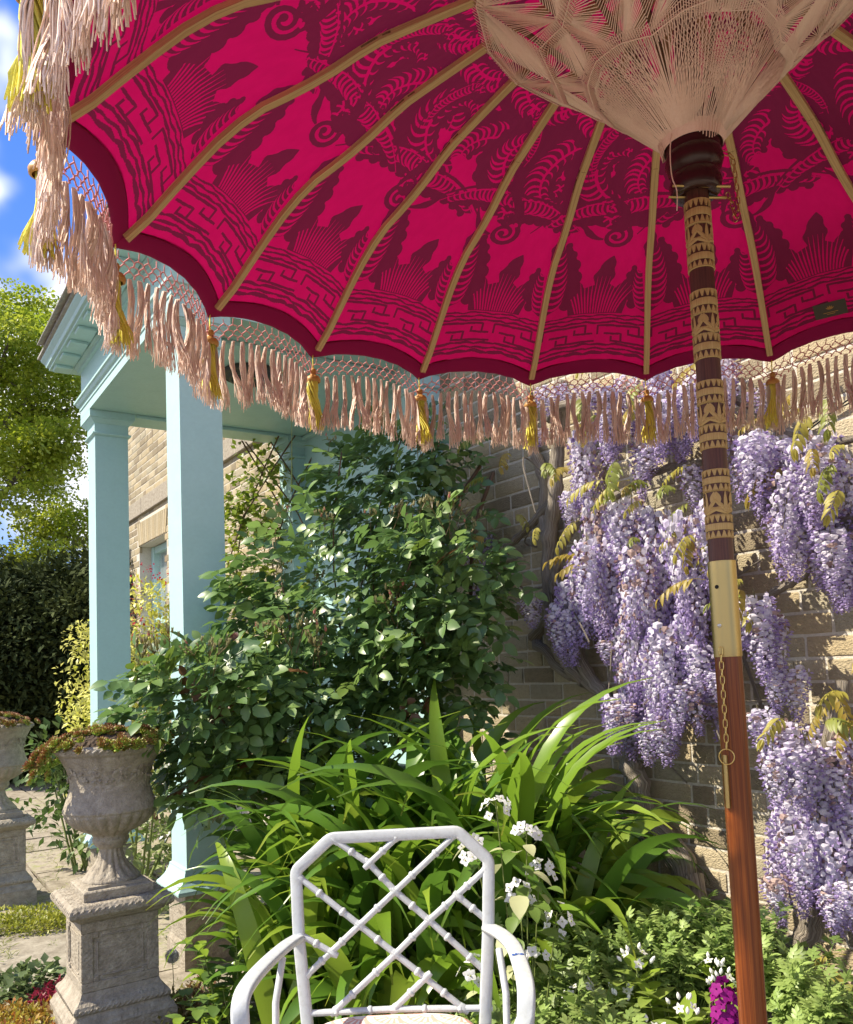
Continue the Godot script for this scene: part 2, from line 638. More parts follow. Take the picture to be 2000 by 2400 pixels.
func streak_tex(sd: int, cols: Array) -> ImageTexture:
	var d := streak_data(sd)
	var out := PackedByteArray()
	out.resize(256 * 256 * 3)
	for i in 256 * 256:
		var q := d[i] / 255.01 * (cols.size() - 1)
		var k := int(q)
		var e: Color = (cols[k] as Color).lerp(cols[k + 1], q - k).linear_to_srgb()
		out[i * 3] = int(e.r * 255.0)
		out[i * 3 + 1] = int(e.g * 255.0)
		out[i * 3 + 2] = int(e.b * 255.0)
	return ImageTexture.create_from_image(Image.create_from_data(256, 256, false, Image.FORMAT_RGB8, out))


func streak_grey(sd: int) -> ImageTexture:
	return ImageTexture.create_from_image(Image.create_from_data(256, 256, false, Image.FORMAT_L8, streak_data(sd)))


# ---------------------------------------------------------------- the printed cloth of the parasol
const CW := 2048
const CH := 1024
var ink := PackedByteArray()


func panel_width(s: float) -> float:
	return TAU / 19.0 * (1.163 - 0.84 * s)


func fill(poly: PackedVector2Array, value: int) -> void:
	# scanline fill in texture pixels; x wraps round
	var y0 := 1e9
	var y1 := -1e9
	for p in poly:
		y0 = minf(y0, p.y)
		y1 = maxf(y1, p.y)
	var n := poly.size()
	for y in range(maxi(0, int(ceil(y0))), mini(CH - 1, int(floor(y1))) + 1):
		var xs := []
		for i in n:
			var a := poly[i]
			var b := poly[(i + 1) % n]
			if (a.y <= y) != (b.y <= y):
				xs.append(a.x + (y - a.y) / (b.y - a.y) * (b.x - a.x))
		xs.sort()
		for k in range(0, xs.size() - 1, 2):
			for x in range(int(ceil(xs[k])), int(floor(xs[k + 1])) + 1):
				ink[y * CW + posmod(x, CW)] = value


class Pen:
	# draws in metres round an anchor: a panels along, s metres in from the rim
	var a := 0.0
	var s := 0.0
	var kx := 1.0
	var turn := 0.0
	var flip := 1.0
	var size := 1.0

	func px(p: Vector2) -> Vector2:
		var q := Vector2(p.x * flip, p.y).rotated(turn) * size
		return Vector2((a + q.x * kx) / 4.0 * 2048.0, (1.0 - (s + q.y) / 1.45) * 1024.0)


func pen(a: float, s: float, turn := 0.0, flip := 1.0, size := 1.0) -> Pen:
	var p := Pen.new()
	p.a = a
	p.s = s
	p.kx = 1.0 / panel_width(s)
	p.turn = turn
	p.flip = flip
	p.size = size
	return p


func dot(p: Pen, at: Vector2, r: float, value: int) -> void:
	var poly := PackedVector2Array()
	for k in 14:
		poly.push_back(p.px(at + Vector2(cos(TAU * k / 14), sin(TAU * k / 14)) * r))
	fill(poly, value)


func stroke(p: Pen, pts: Array, w0: float, wm: float, w1: float, value: int) -> void:
	var l := PackedVector2Array()
	var r := PackedVector2Array()
	var n := pts.size()
	for i in n:
		var d: Vector2 = (pts[mini(i + 1, n - 1)] - pts[maxi(i - 1, 0)]).normalized()
		var q := float(i) / (n - 1)
		var w := lerpf(w0, wm, q * 2.0) if q < 0.5 else lerpf(wm, w1, q * 2.0 - 1.0)
		l.push_back(p.px(pts[i] + Vector2(-d.y, d.x) * w * 0.5))
		r.push_back(p.px(pts[i] - Vector2(-d.y, d.x) * w * 0.5))
	r.reverse()
	l.append_array(r)
	fill(l, value)


func curve2(a: Vector2, b: Vector2, d: Vector2, n := 7) -> Array:
	var out := []
	for i in n + 1:
		var q := float(i) / n
		out.append(a.lerp(b, q).lerp(b.lerp(d, q), q))
	return out


func spiral(p: Pen, c: Vector2, r0: float, turns: float, w: float, start: float) -> void:
	var pts := []
	for i in 26:
		var q := i / 25.0
		var an := start + q * turns * TAU
		pts.append(c + Vector2(cos(an), sin(an)) * r0 * (1.0 - 0.82 * q))
	stroke(p, pts, w * 1.3, w, w * 0.7, 1)
	dot(p, pts[25], w * 0.8, 1)


func plume(p: Pen, sp: Array, side: float, l0: float, l1: float, n: int, lean := 0.9) -> void:
	# feathers off one side of a spine: a dark scalloped body, then the bright comb inside it
	var bases := []
	var tips := []
	var m := sp.size() - 1
	for i in n:
		var q := (i + 0.5) / n * m
		var k := mini(int(q), m - 1)
		var b: Vector2 = (sp[k] as Vector2).lerp(sp[k + 1], q - k)
		var d: Vector2 = (sp[k + 1] - sp[k]).normalized()
		var t := d.rotated(side * lean)
		var bell := sin(PI * (0.12 + 0.8 * (i + 0.5) / n))
		bases.append(b)
		tips.append(b + t * lerpf(l0, l1, float(i) / n) * (0.45 + 0.55 * bell))
	var body := PackedVector2Array()
	for b in bases:
		body.push_back(p.px(b))
	for i in range(n - 1, -1, -1):
		body.push_back(p.px(tips[i]))
	fill(body, 1)
	for i in n:
		if i % 2 == 0:
			var c: Vector2 = (bases[i] as Vector2).lerp(tips[i], 0.86)
			dot(p, c, (tips[i] - bases[i]).length() * 0.25, 1)
	for i in n:
		var b: Vector2 = bases[i]
		var e: Vector2 = tips[i]
		var d := e - b
		var o := Vector2(-d.y, d.x) * side
		var wd: float = d.length() * 0.06 + 0.0034
		stroke(p, curve2(b + d * 0.02 - o * 0.06, b + d * 0.30 + o * 0.30, b + d * 0.62 - o * 0.06), wd * 0.75, wd, 0.001, 0)


func flame(p: Pen, at: Vector2, l: float, w: float, tilt: float) -> void:
	var poly := PackedVector2Array()
	var n := 12
	for sgn in [1.0, -1.0]:
		for i in n + 1:
			var q: float = float(i) / n if sgn > 0 else 1.0 - float(i) / n
			var hw := w * 0.5 * pow(sin(PI * minf(1.0, q * 0.93 + 0.06)), 0.8) * (1.0 + 0.13 * sin(q * 17.0))
			var x: float = sgn * hw + tilt * q * q
			poly.push_back(p.px(at + Vector2(x, q * l)))
	fill(poly, 1)


func canopy_tex() -> ImageTexture:
	ink.resize(CW * CH)
	ink.fill(0)
	var r := RandomNumberGenerator.new()
	r.seed = 4
	# wavy lines of the border
	for row in [[0.040, 0.010], [0.056, 0.006], [0.072, 0.008], [0.156, 0.006], [0.170, 0.005], [0.182, 0.004]]:
		for x in CW:
			var q := float(x) / CW
			var wob := 0.0016 * sin(q * TAU * 13.0 + row[0] * 90.0) + 0.0012 * sin(q * TAU * 29.0 + row[0] * 300.0)
			var th: float = row[1] * (0.45 + 0.65 * pow(absf(sin(q * TAU * 11.0 + row[0] * 170.0)), 0.6))
			var y0 := int((1.0 - (row[0] + wob + th) / 1.45) * CH)
			var y1 := int((1.0 - (row[0] + wob) / 1.45) * CH)
			for y in range(y0, y1 + 1):
				ink[y * CW + x] = 1
	for k in 4:
		# meander
		for j in 2:
			var p := pen(k + j * 0.5 + 0.03, 0.088)
			var w := panel_width(0.1) * 0.5
			for h in [[0.060, 0.02, 0.80], [0.030, 0.14, 0.46], [0.030, 0.60, 0.94], [0.0, 0.28, 0.98]]:
				stroke(p, [Vector2(w * h[1], h[0] + 0.001), Vector2(w * (h[1] + h[2]) * 0.5, h[0] - 0.001), Vector2(w * h[2], h[0] + 0.001)], 0.007, 0.0085, 0.007, 1)
			for v in [[0.02, 0.030, 0.060], [0.46, 0.0, 0.030], [0.80, 0.030, 0.060], [0.28, 0.0, 0.018], [0.60, 0.03, 0.046]]:
				stroke(p, [Vector2(w * v[0], v[1] - 0.003), Vector2(w * v[0], v[2] + 0.003)], 0.007, 0.008, 0.007, 1)
		# the flame of leaves in the middle of a panel
		var p := pen(k + 0.5, 0.192)
		var body := PackedVector2Array()
		for q in [Vector2(-0.085, 0), Vector2(-0.095, 0.05), Vector2(-0.06, 0.085), Vector2(-0.02, 0.1), Vector2(0.03, 0.11), Vector2(0.075, 0.08), Vector2(0.1, 0.05), Vector2(0.085, 0)]:
			body.push_back(p.px(q))
		fill(body, 1)
		flame(p, Vector2(-0.058, 0.05), 0.070, 0.04, -0.012)
		flame(p, Vector2(0.012, 0.07), 0.135, 0.066, 0.030)
		flame(p, Vector2(0.07, 0.045), 0.066, 0.042, 0.016)
		for i in 17:
			var q := i / 16.0 - 0.5
			var lean := q * 0.075 + 0.012
			stroke(p, curve2(Vector2(q * 0.125, 0.003), Vector2(q * 0.15, 0.05), Vector2(q * 0.15 + lean, 0.088 + 0.045 * cos(q * 3.0)), 6), 0.0045, 0.0048, 0.001, 0)
		# plumes either side of a rib
		p = pen(k, 0.192)
		plume(p, curve2(Vector2(0.004, 0.0), Vector2(0.018, 0.1), Vector2(0.004, 0.235)), -1.0, 0.115, 0.075, 11, 1.0)
		plume(p, curve2(Vector2(-0.006, 0.0), Vector2(-0.014, 0.07), Vector2(-0.02, 0.15)), 1.0, 0.085, 0.055, 9, 0.95)
		flame(p, Vector2(0.0, 0.19), 0.10, 0.045, 0.012)
	# the great feather scrolls: curled spines with feathers round the outside and a shorter row within
	for item in [
		[0.22, 0.63, 0.095, 0.105, 0.5, 1.0, 3.4], [0.92, 0.70, 0.075, 0.100, 2.0, -1.0, 4.4], [1.62, 0.62, 0.105, 0.110, 0.0, 1.0, 3.2], [2.30, 0.69, 0.080, 0.100, 2.6, -1.0, 4.0], [2.98, 0.63, 0.100, 0.110, 0.9, 1.0, 3.6], [3.64, 0.68, 0.078, 0.105, 2.2, -1.0, 4.2],
		[0.55, 0.90, 0.070, 0.080, 3.4, 1.0, 3.2], [1.30, 0.90, 0.062, 0.085, 4.6, -1.0, 3.8], [2.02, 0.90, 0.072, 0.080, 3.0, 1.0, 3.4], [2.74, 0.91, 0.062, 0.085, 5.0, -1.0, 3.6], [3.42, 0.89, 0.070, 0.082, 3.7, 1.0, 3.2]]:
		var p := pen(item[0], item[1], item[4], item[5])
		var r0: float = item[2]
		var sp := []
		for k in 17:
			var q := k / 16.0
			var an: float = -0.3 + q * item[6]
			sp.append(Vector2(cos(an) * 1.2, sin(an)) * r0 * (1.2 - 0.55 * q * q))
		plume(p, sp, 1.0, 0.035, 0.05, 16, 1.2)
		plume(p, sp, -1.0, item[3], item[3] * 0.7, 25, 1.05)
		stroke(p, sp, 0.003, 0.009, 0.003, 0)
	for item in [
		[0.58, 0.53, 0.5, 1.0, 1.0], [1.25, 0.52, -0.4, -1.0, 1.0], [1.96, 0.54, 0.4, 1.0, 0.95], [2.63, 0.52, -0.5, -1.0, 1.0], [3.30, 0.53, 0.5, 1.0, 0.95], [3.95, 0.54, -0.3, -1.0, 1.0], [0.58, 0.74, 1.6, 1.0, 0.6], [1.98, 0.76, -1.4, -1.0, 0.6], [3.32, 0.75, 1.5, 1.0, 0.6]]:
		var p := pen(item[0], item[1], item[2], item[3], item[4])
		var sp := curve2(Vector2(-0.14, 0.04), Vector2(0.0, 0.09), Vector2(0.11, -0.01), 9)
		sp.append_array([Vector2(0.118, -0.045), Vector2(0.09, -0.07)])
		plume(p, sp, -1.0, 0.065, 0.09, 20, 1.0)
		stroke(p, curve2(Vector2(-0.18, 0.035), Vector2(-0.01, 0.115), Vector2(0.125, 0.0), 9), 0.003, 0.010, 0.004, 1)
		stroke(p, curve2(Vector2(-0.16, 0.028), Vector2(-0.0, 0.098), Vector2(0.115, -0.005), 9), 0.002, 0.005, 0.002, 0)
		spiral(p, Vector2(0.075, -0.04), 0.026, 1.2, 0.008, 0.4)
	for item in [[0.92, 0.47, 1.0], [2.30, 0.465, -1.0], [3.62, 0.47, -1.0]]:
		var p := pen(item[0], item[1], 0.2 * item[2], item[2])
		spiral(p, Vector2(0, 0), 0.042, 1.6, 0.012, 2.2)
		stroke(p, curve2(Vector2(-0.03, 0.035), Vector2(-0.01, 0.10), Vector2(0.08, 0.13), 8), 0.008, 0.030, 0.006, 1)
		stroke(p, curve2(Vector2(0.035, -0.015), Vector2(0.08, -0.02), Vector2(0.13, 0.05), 8), 0.006, 0.022, 0.003, 1)
	# small marks towards the middle
	for i in 260:
		var p := pen(r.randf() * 4.0, r.randf_range(0.80, 1.12), r.randf() * 0.8 - 0.4)
		stroke(p, [Vector2(0, 0), Vector2(0.002, 0.012), Vector2(0, 0.022)], 0.002, 0.008, 0.003, 0 if r.randi() % 4 == 0 else 1)
	var n := noise_image(91, 0.02, 4, 512).get_data()
	var out := PackedByteArray()
	out.resize(CW * CH * 3)
	var tone := []
	for v in 2:
		for g in 64:
			var f: float = 0.90 + 0.2 * g / 63.0
			var e: Color = (Color(0.39 * f, 0.0025 * f, 0.076 * f) if v == 0 else Color(0.115 * f, 0.008 * f, 0.034 * f)).linear_to_srgb()
			tone.append([int(e.r * 255.0), int(e.g * 255.0), int(e.b * 255.0)])
	var o := 0
	for y in CH:
		var ny := (y % 512) * 512
		for x in CW:
			var g := (n[ny + (x % 512)] >> 3) + ((x * 7 + y * 13) & 7) + ((y & 1) << 3) + ((x & 1) << 3)
			var tv: Array = tone[ink[y * CW + x] * 64 + mini(g, 63)]
			out[o] = tv[0]
			out[o + 1] = tv[1]
			out[o + 2] = tv[2]
			o += 3
	ink.resize(0)
	return ImageTexture.create_from_image(Image.create_from_data(CW, CH, false, Image.FORMAT_RGB8, out))


func scallop_tex() -> ImageTexture:
	# coral fans outlined on white cotton
	var w := 256
	var out := PackedByteArray()
	out.resize(w * w * 3)
	for y in w:
		for x in w:
			var best := 0.0
			for row in 3:
				var cy := (row - 0.0) * 128.0
				for j in 4:
					var cx := (j - 1) * 128.0 + (64.0 if row % 2 == 1 else 0.0)
					var d := Vector2(x - cx, y - cy)
					var l := d.length()
					if d.y <= 0.0 or l > 118.0:
						continue
					best = 0.0
					if l > 108.0 or (l > 30.0 and l < 38.0) or (l > 76.0 and l < 83.0):
						best = 1.0
					elif l > 38.0 and l < 76.0 and absf(fposmod(atan2(d.y, d.x) / PI * 9.0, 1.0) - 0.5) < 0.26:
						best = 1.0
					elif l > 83.0 and l < 106.0 and absf(fposmod(atan2(d.y, d.x) / PI * 12.0, 1.0) - 0.5) < 0.2:
						best = 0.75
			var e := Color(0.80, 0.74, 0.66).lerp(Color(0.70, 0.27, 0.19), best * 0.8).linear_to_srgb()
			var i := (y * w + x) * 3
			out[i] = int(e.r * 255.0)
			out[i + 1] = int(e.g * 255.0)
			out[i + 2] = int(e.b * 255.0)
	return ImageTexture.create_from_image(Image.create_from_data(w, w, false, Image.FORMAT_RGB8, out))


# ---------------------------------------------------------------- parasol
const RIBS := 19
const RIM := 1.163
const PROF_R := [0.0, 0.2, 0.41, 0.62, 0.76, 0.86, 0.95, 1.05, 1.163]
const PROF_H := [2.735, 2.705, 2.652, 2.585, 2.510, 2.470, 2.410, 2.315, 2.213]


func dome(r: float, a: float) -> Vector3:
	var k := 0
	while k < 7 and r > PROF_R[k + 1]:
		k += 1
	var q: float = (r - PROF_R[k]) / (PROF_R[k + 1] - PROF_R[k])
	var h := cubic_interpolate(PROF_H[k], PROF_H[k + 1], PROF_H[maxi(k - 1, 0)], PROF_H[mini(k + 2, 8)], clampf(q, 0, 1))
	if q > 1.0:
		h = PROF_H[8] - (r - RIM) * 0.9
	h += r * (0.004 * sin(a) + 0.022 * cos(a))
	return Vector3(sin(a) * r, h, -cos(a) * r)


func rib_angle(k: float) -> float:
	return -1.8092 + (k - 2.0) * TAU / RIBS


func rim_point(k: float, drop := 0.0, inset := 0.0) -> Vector3:
	# a point on the scalloped edge; k counts panels
	var a0 := rib_angle(floor(k))
	var a1 := rib_angle(floor(k) + 1.0)
	var f: float = k - floor(k)
	var r: float = RIM + 0.022 - 0.034 * 4.0 * f * (1.0 - f) - inset
	return dome(r, a0).lerp(dome(r, a1), f) - Vector3(0, drop, 0)


func tassel(n: int, l: float, r0: float, thick: float, fray: float, seed_: int) -> ArrayMesh:
	var r := RandomNumberGenerator.new()
	r.seed = seed_
	var mb := MB.new()
	var twist := r.randf_range(1.0, 2.6) * (1.0 if r.randi() % 2 else -1.0)
	var kink := Vector3(r.randf_range(-1, 1), 0, r.randf_range(-1, 1)) * 0.0085
	for i in n:
		var a0 := TAU * i / n + r.randf_range(-0.3, 0.3)
		var rr := r0 * sqrt(r.randf_range(0.15, 1.0))
		var ll := l * r.randf_range(0.92, 1.04)
		var out := Vector3(r.randf_range(-1, 1), 0, r.randf_range(-1, 1)) * fray
		var pts := []
		for j in 8:
			var q := j / 7.0
			var a := a0 + twist * minf(q, 0.75) * 2.2
			var w := rr * (0.62 + 0.4 * smoothstep(0.0, 0.18, q)) * (0.85 + 0.40 * smoothstep(0.55, 1.0, q))
			var p := Vector3(cos(a) * w, -ll * q, sin(a) * w) + kink * sin(q * 5.0) * 1.2 + out * pow(q, 2.4)
			p += Vector3(r.randf_range(-1, 1), 0, r.randf_range(-1, 1)) * 0.0016 * (0.4 + q)
			pts.append(p)
		mb.tube(pts, [thick, thick, thick, thick, thick, thick, thick, thick * 0.9], 3, false)
	return mb.mesh()


func parasol() -> void:
	var o := thing("parasol", "large magenta parasol with carved pole, yellow tassels and pink fringe", "parasol", Vector3(0.479, 0.182, -1.337))
	o.scale = Vector3.ONE * 0.86
	# cloth panels and ribs
	var arc := [0.0]
	for i in range(1, 25):
		var ra := RIM * (1.0 - (i - 1) / 24.0)
		var rb := RIM * (1.0 - i / 24.0)
		arc.append(arc[i - 1] + (dome(rb, 0.5) - dome(ra, 0.5)).length())
	for k in RIBS:
		var a0 := rib_angle(k)
		var a1 := rib_angle(k + 1)
		var mb := MB.new()
		var na := 12
		for i in 25:
			for j in na + 1:
				var f := float(j) / na
				var r: float = RIM * (1.0 - i / 24.0)
				r = maxf(r - 0.034 * 4.0 * f * (1.0 - f) * pow(r / RIM, 6.0) + (0.02 if i == 0 else 0.0), 0.004)
				var p := dome(r, a0).lerp(dome(r, a1), f)
				p.y += 0.0014 * sin(f * 23.0 + k * 5.0 + i * 0.6) * sin(PI * f) * pow(r / RIM, 4.0)
				p.y += 0.009 - 0.004 * sin(PI * f) + 0.0008 * sin(f * 9.0 + k) * pow(r / RIM, 8.0)
				mb.vert(p, Vector2((k + f) / 4.0, 1.0 - (arc[i] - (0.02 if i == 0 else 0.0)) / 1.45))
		for i in 24:
			for j in na:
				var a := i * (na + 1) + j
				mb.tri(a, a + na + 1, a + 1)
				mb.tri(a + 1, a + na + 1, a + na + 2)
		part(o, "canopy_panel", mb.mesh(), M.canopy)
		# hem, sewn round the edge
		mb = MB.new()
		for j in 13:
			var f := j / 12.0
			for e in 4:
				var q := rim_point(k + f, -0.009, [0.0, 0.034, 0.034, 0.0][e])
				q.y += [-0.008, -0.007, 0.004, 0.006][e] + (0.0015 * sin(f * 40.0 + k * 3.0) if e < 2 else 0.0)
				mb.vert(q)
		for j in 12:
			for e in 4:
				var a := j * 4 + e
				var b := j * 4 + (e + 1) % 4
				mb.tri(a, b, a + 4)
				mb.tri(b, b + 4, a + 4)
		part(o, "hem", mb.mesh(), M.hem)
		# rib
		mb = MB.new()
		var side := Vector3(cos(a0), 0, sin(a0))
		var n := 22
		for i in n + 1:
			var r := lerpf(0.06, 1.158, float(i) / n)
			var p := dome(r, a0)
			var tn := (dome(r + 0.01, a0) - dome(r - 0.01, a0)).normalized()
			var up := side.cross(tn)
			if up.y < 0:
				up = -up
			var w := lerpf(0.0105, 0.0085, r / RIM)
			var cs := [Vector2(-w, -0.011), Vector2(w, -0.011), Vector2(w, 0.0), Vector2(-w, 0.0)]
			for e in 4:
				for f in 2:
					var cc: Vector2 = cs[(e + f) % 4]
					mb.vert(p + side * cc.x + up * cc.y, Vector2((e + f) * 0.25, r * 1.3))
		for i in n:
			for e in 4:
				var a := i * 8 + e * 2
				mb.tri(a, a + 1, a + 8)
				mb.tri(a + 1, a + 9, a + 8)
		mb.quad(mb.v[n * 8], mb.v[n * 8 + 2], mb.v[n * 8 + 4], mb.v[n * 8 + 6])
		var rib := part(o, "rib", mb.mesh(), M.rib)
		mb = MB.new()
		for i in 2:
			var r0 := [0.612, 0.585][i] as float
			mb.tube([dome(r0, a0) - Vector3(0, 0.005, 0), dome(r0 + 0.035 - 0.018 * i, a0) - Vector3(0, 0.005, 0)], [0.0117, 0.0112], 6, true, 0.62)
		part(rib, "rib_joint", mb.mesh(), M.rib_stain)
		# strut from the runner to the rib, inside the string web
		mb = MB.new()
		mb.tube([Vector3(sin(a0) * 0.05, 2.33, -cos(a0) * 0.05), dome(0.40, a0) - Vector3(0, 0.012, 0)], [0.006], 5)
		part(o, "strut", mb.mesh(), M.rib_stain)
	# pole
	var mb := MB.new()
	pole_piece(o, "lower_pole", -0.25, 1.296, 0.0242, M.mahogany)
	pole_piece(o, "brass_sleeve", 1.294, 1.473, 0.0254, M.brass)
	pole_piece(o, "upper_pole", 1.471, 2.60, 0.0228, M.dark_wood)
	for h in [1.424, 1.352]:
		mb = MB.new()
		var d := Vector3(-0.72, 0, 0.69)
		mb.tube([d * 0.0250 + Vector3(0, h, 0), d * 0.0262 + Vector3(0, h, 0)], [0.0038], 10)
		part(o, "rivet_hole", mb.mesh(), M.hole if h > 1.4 else M.steel)
	var bands := [[2.124, 2.174, 0], [2.083, 2.124, 1], [2.037, 2.083, 0], [1.947, 1.994, 0], [1.907, 1.947, 1], [1.859, 1.907, 0], [1.773, 1.817, 0], [1.731, 1.773, 1], [1.685, 1.731, 0], [1.604, 1.646, 0], [1.559, 1.604, 1], [1.515, 1.559, 0]]
	for b in bands:
		carved_band(o, b[0], b[1], b[2] == 1)
	# turned collar, pin and chain under the web
	mb = MB.new()
	mb.lathe([Vector3(0.024, 2.192, 0), Vector3(0.040, 2.188, 0), Vector3(0.047, 2.196, 0), Vector3(0.050, 2.212, 0), Vector3(0.046, 2.228, 0), Vector3(0.043, 2.234, 0), Vector3(0.050, 2.240, 0), Vector3(0.0555, 2.256, 0), Vector3(0.0525, 2.272, 0), Vector3(0.049, 2.276, 0), Vector3(0.0535, 2.286, 0), Vector3(0.0535, 2.300, 0), Vector3(0.030, 2.312, 0), Vector3(0.02, 2.32, 0)], 40)
	part(o, "collar", mb.mesh(), M.collar)
	mb = MB.new()
	mb.tube([Vector3(-0.054, 2.196, 0.028), Vector3(0.056, 2.190, 0.028)], [0.0026], 8)
	mb.tube([Vector3(-0.054, 2.190, 0.0), Vector3(0.058, 2.184, 0.0)], [0.0026], 8)
	part(o, "locking_pin", mb.mesh(), M.brass)
	chain(o, [Vector3(0.053, 2.262, 0.02), Vector3(0.066, 2.25, 0.022), Vector3(0.069, 2.20, 0.024), Vector3(0.070, 2.15, 0.024), Vector3(0.064, 2.128, 0.022), Vector3(0.060, 2.16, 0.02), Vector3(0.056, 2.187, 0.01)])
	chain(o, [Vector3(-0.021, 1.305, 0.022), Vector3(-0.0215, 1.24, 0.0225), Vector3(-0.0215, 1.15, 0.0215), Vector3(-0.022, 1.128, 0.021)])
	mb = MB.new()
	var loop := []
	for i in 17:
		loop.append(Vector3(-0.0225 + cos(TAU * i / 16) * 0.012, 1.113 + sin(TAU * i / 16) * 0.014, 0.0205 + cos(TAU * i / 16) * 0.006))
	mb.tube(loop, [0.0011], 5, false)
	part(o, "pin_ring", mb.mesh(), M.gold_chain)
	mb = MB.new()
	mb.tube([Vector3(-0.0225, 1.115, 0.0125), Vector3(-0.0225, 1.02, 0.0125)], [0.0048], 8)
	part(o, "pin_rod", mb.mesh(), M.brass)
	web(o)
	fringe(o)
	# the woven maker's label by the hem
	var lp := rim_point(9.52, -0.003, 0.068)
	var lx := (rim_point(9.6) - rim_point(9.44)).normalized()
	var ly := (rim_point(9.52, -0.003, 0.1) - rim_point(9.52, -0.003, 0.04)).normalized()
	var lt := Transform3D(Basis(lx, ly, lx.cross(ly).normalized()), lp - Vector3(0, 0.006, 0))
	mb = MB.new()
	mb.box(lt, Vector3(0.088, 0.046, 0.0012))
	var lab := part(o, "label", mb.mesh(), M.label_cloth)
	mb = MB.new()
	for i in 5:
		var an := (i - 2) * 0.52
		mb.leaf(lt * Transform3D(Basis(Vector3(0, 0, 1), PI / 2 - an) , Vector3(0, 0.001, 0.0012)) * Transform3D(Basis(Vector3(1, 0, 0), PI / 2), Vector3.ZERO), 0.013, 0.004, 0.0, 0.0, 3)
	for w in [[-0.008, 0.04], [-0.013, 0.022]]:
		mb.box(lt * Transform3D(Basis.IDENTITY, Vector3(0, w[0], 0.0012)), Vector3(w[1], 0.0016, 0.0006))
	part(lab, "label_print", mb.mesh(), M.label_gold)


func pole_piece(o: Node3D, called: String, y0: float, y1: float, r: float, m: Material) -> void:
	var mb := MB.new()
	var p := [Vector3(0, y0, 0), Vector3(0, y0 + 0.0006, 0)]
	var rr := [r - 0.0008, r]
	for i in range(1, 9):
		p.append(Vector3(0, lerpf(y0, y1, i / 8.0) - (0.0006 if i == 8 else 0.0), 0))
		rr.append(r)
	p.append(Vector3(0, y1, 0))
	rr.append(r - 0.0008)
	mb.tube(p, rr, 40)
	part(o, called, mb.mesh(), m)


func carved_band(o: Node3D, y0: float, y1: float, palm: bool) -> void:
	var mb := MB.new()
	var ro := 0.0252
	var h := y1 - y0
	var put := func(a: float, y: float, r: float) -> Vector3: return Vector3(sin(a) * r, y, cos(a) * r)
	if not palm:
		# a plain ring between two rows of raised teeth
		for ring in [[0.34, 0.64], [0.0, 0.06], [0.94, 1.0]]:
			var a0: float = y0 + h * ring[0]
			var a1: float = y0 + h * ring[1]
			mb.lathe([Vector3(0.0226, a0, 0), Vector3(ro, a0 + 0.0008, 0), Vector3(ro, a1 - 0.0008, 0), Vector3(0.0226, a1, 0)], 36)
		for k in 15:
			var a := TAU * k / 15.0
			var w := TAU / 15.0 * 0.47
			for row in 2:
				var b0: float = y0 + h * (0.045 if row == 0 else 0.955)
				var b1: float = y0 + h * (0.30 if row == 0 else 0.68)
				# teeth stand base to base; the cut between them narrows to a point
				for s in 4:
					var f0 := -1.0 + s * 0.5
					var f1 := f0 + 0.5
					var e0 := absf(f0) * 0.0
					var p0: Vector3 = put.call(a + w * f0, b0, ro)
					var p1: Vector3 = put.call(a + w * f1, b0, ro)
					var q0: Vector3 = put.call(a + w * f0 * 0.22, b1, ro - 0.0004)
					var q1: Vector3 = put.call(a + w * f1 * 0.22, b1, ro - 0.0004)
					if row == 0:
						mb.quad(p0, p1, q1, q0)
					else:
						mb.quad(q0, q1, p1, p0)
				for s in [-1.0, 1.0]:
					var p0: Vector3 = put.call(a + w * s, b0, ro)
					var p1: Vector3 = put.call(a + w * s * 0.22, b1, ro)
					mb.quad(p0, p1, put.call(a + w * s * 0.3, b1, 0.0224), put.call(a + w * s * 1.05, b0, 0.0224))
	else:
		for k in 4:
			var a := TAU * k / 4.0 + 0.3
			for f in 5:
				var lean := (f - 2) * 0.62
				var len_ := h * (0.95 - 0.12 * absf(f - 2))
				var n := 6
				var prev := []
				for i in n + 1:
					var q := float(i) / n
					var wd := 0.0042 * pow(sin(PI * clampf(q * 0.9 + 0.08, 0, 1)), 0.8)
					var aa := a + (sin(lean) * len_ * q * (0.6 + 0.5 * q)) / 0.024
					var yy := y0 + h * 0.03 + len_ * q * cos(lean * 0.85) * (1.0 - 0.15 * q * absf(lean))
					var px := cos(lean) * wd / 0.024
					var py := -sin(lean) * wd
					var row := [put.call(aa - px, yy - py, ro - 0.0012), put.call(aa, yy, ro + 0.0004), put.call(aa + px, yy + py, ro - 0.0012)]
					if prev.size() > 0:
						for e in 2:
							mb.quad(prev[e], prev[e + 1], row[e + 1], row[e])
					prev = row
			# a leaf between each pair
			for s in [-1.0, 1.0]:
				var prev := []
				for i in 6:
					var q := i / 5.0
					var wd := 0.006 * sin(PI * clampf(q + 0.05, 0, 1))
					var aa: float = a + PI / 4.0 + s * (0.08 + 0.22 * q)
					var yy := y1 - h * 0.05 - h * 0.55 * q
					var row := [put.call(aa - wd / 0.024, yy, ro - 0.001), put.call(aa, yy, ro + 0.0002), put.call(aa + wd / 0.024, yy, ro - 0.001)]
					if prev.size() > 0:
						for e in 2:
							mb.quad(row[e], row[e + 1], prev[e + 1], prev[e])
					prev = row
		for e in [y0 + 0.0006, y1 - 0.0006]:
			mb.lathe([Vector3(0.0226, e - 0.0006, 0), Vector3(0.0243, e, 0), Vector3(0.0226, e + 0.0006, 0)], 36)
	part(o, "carved_band", mb.mesh(), M.carved)


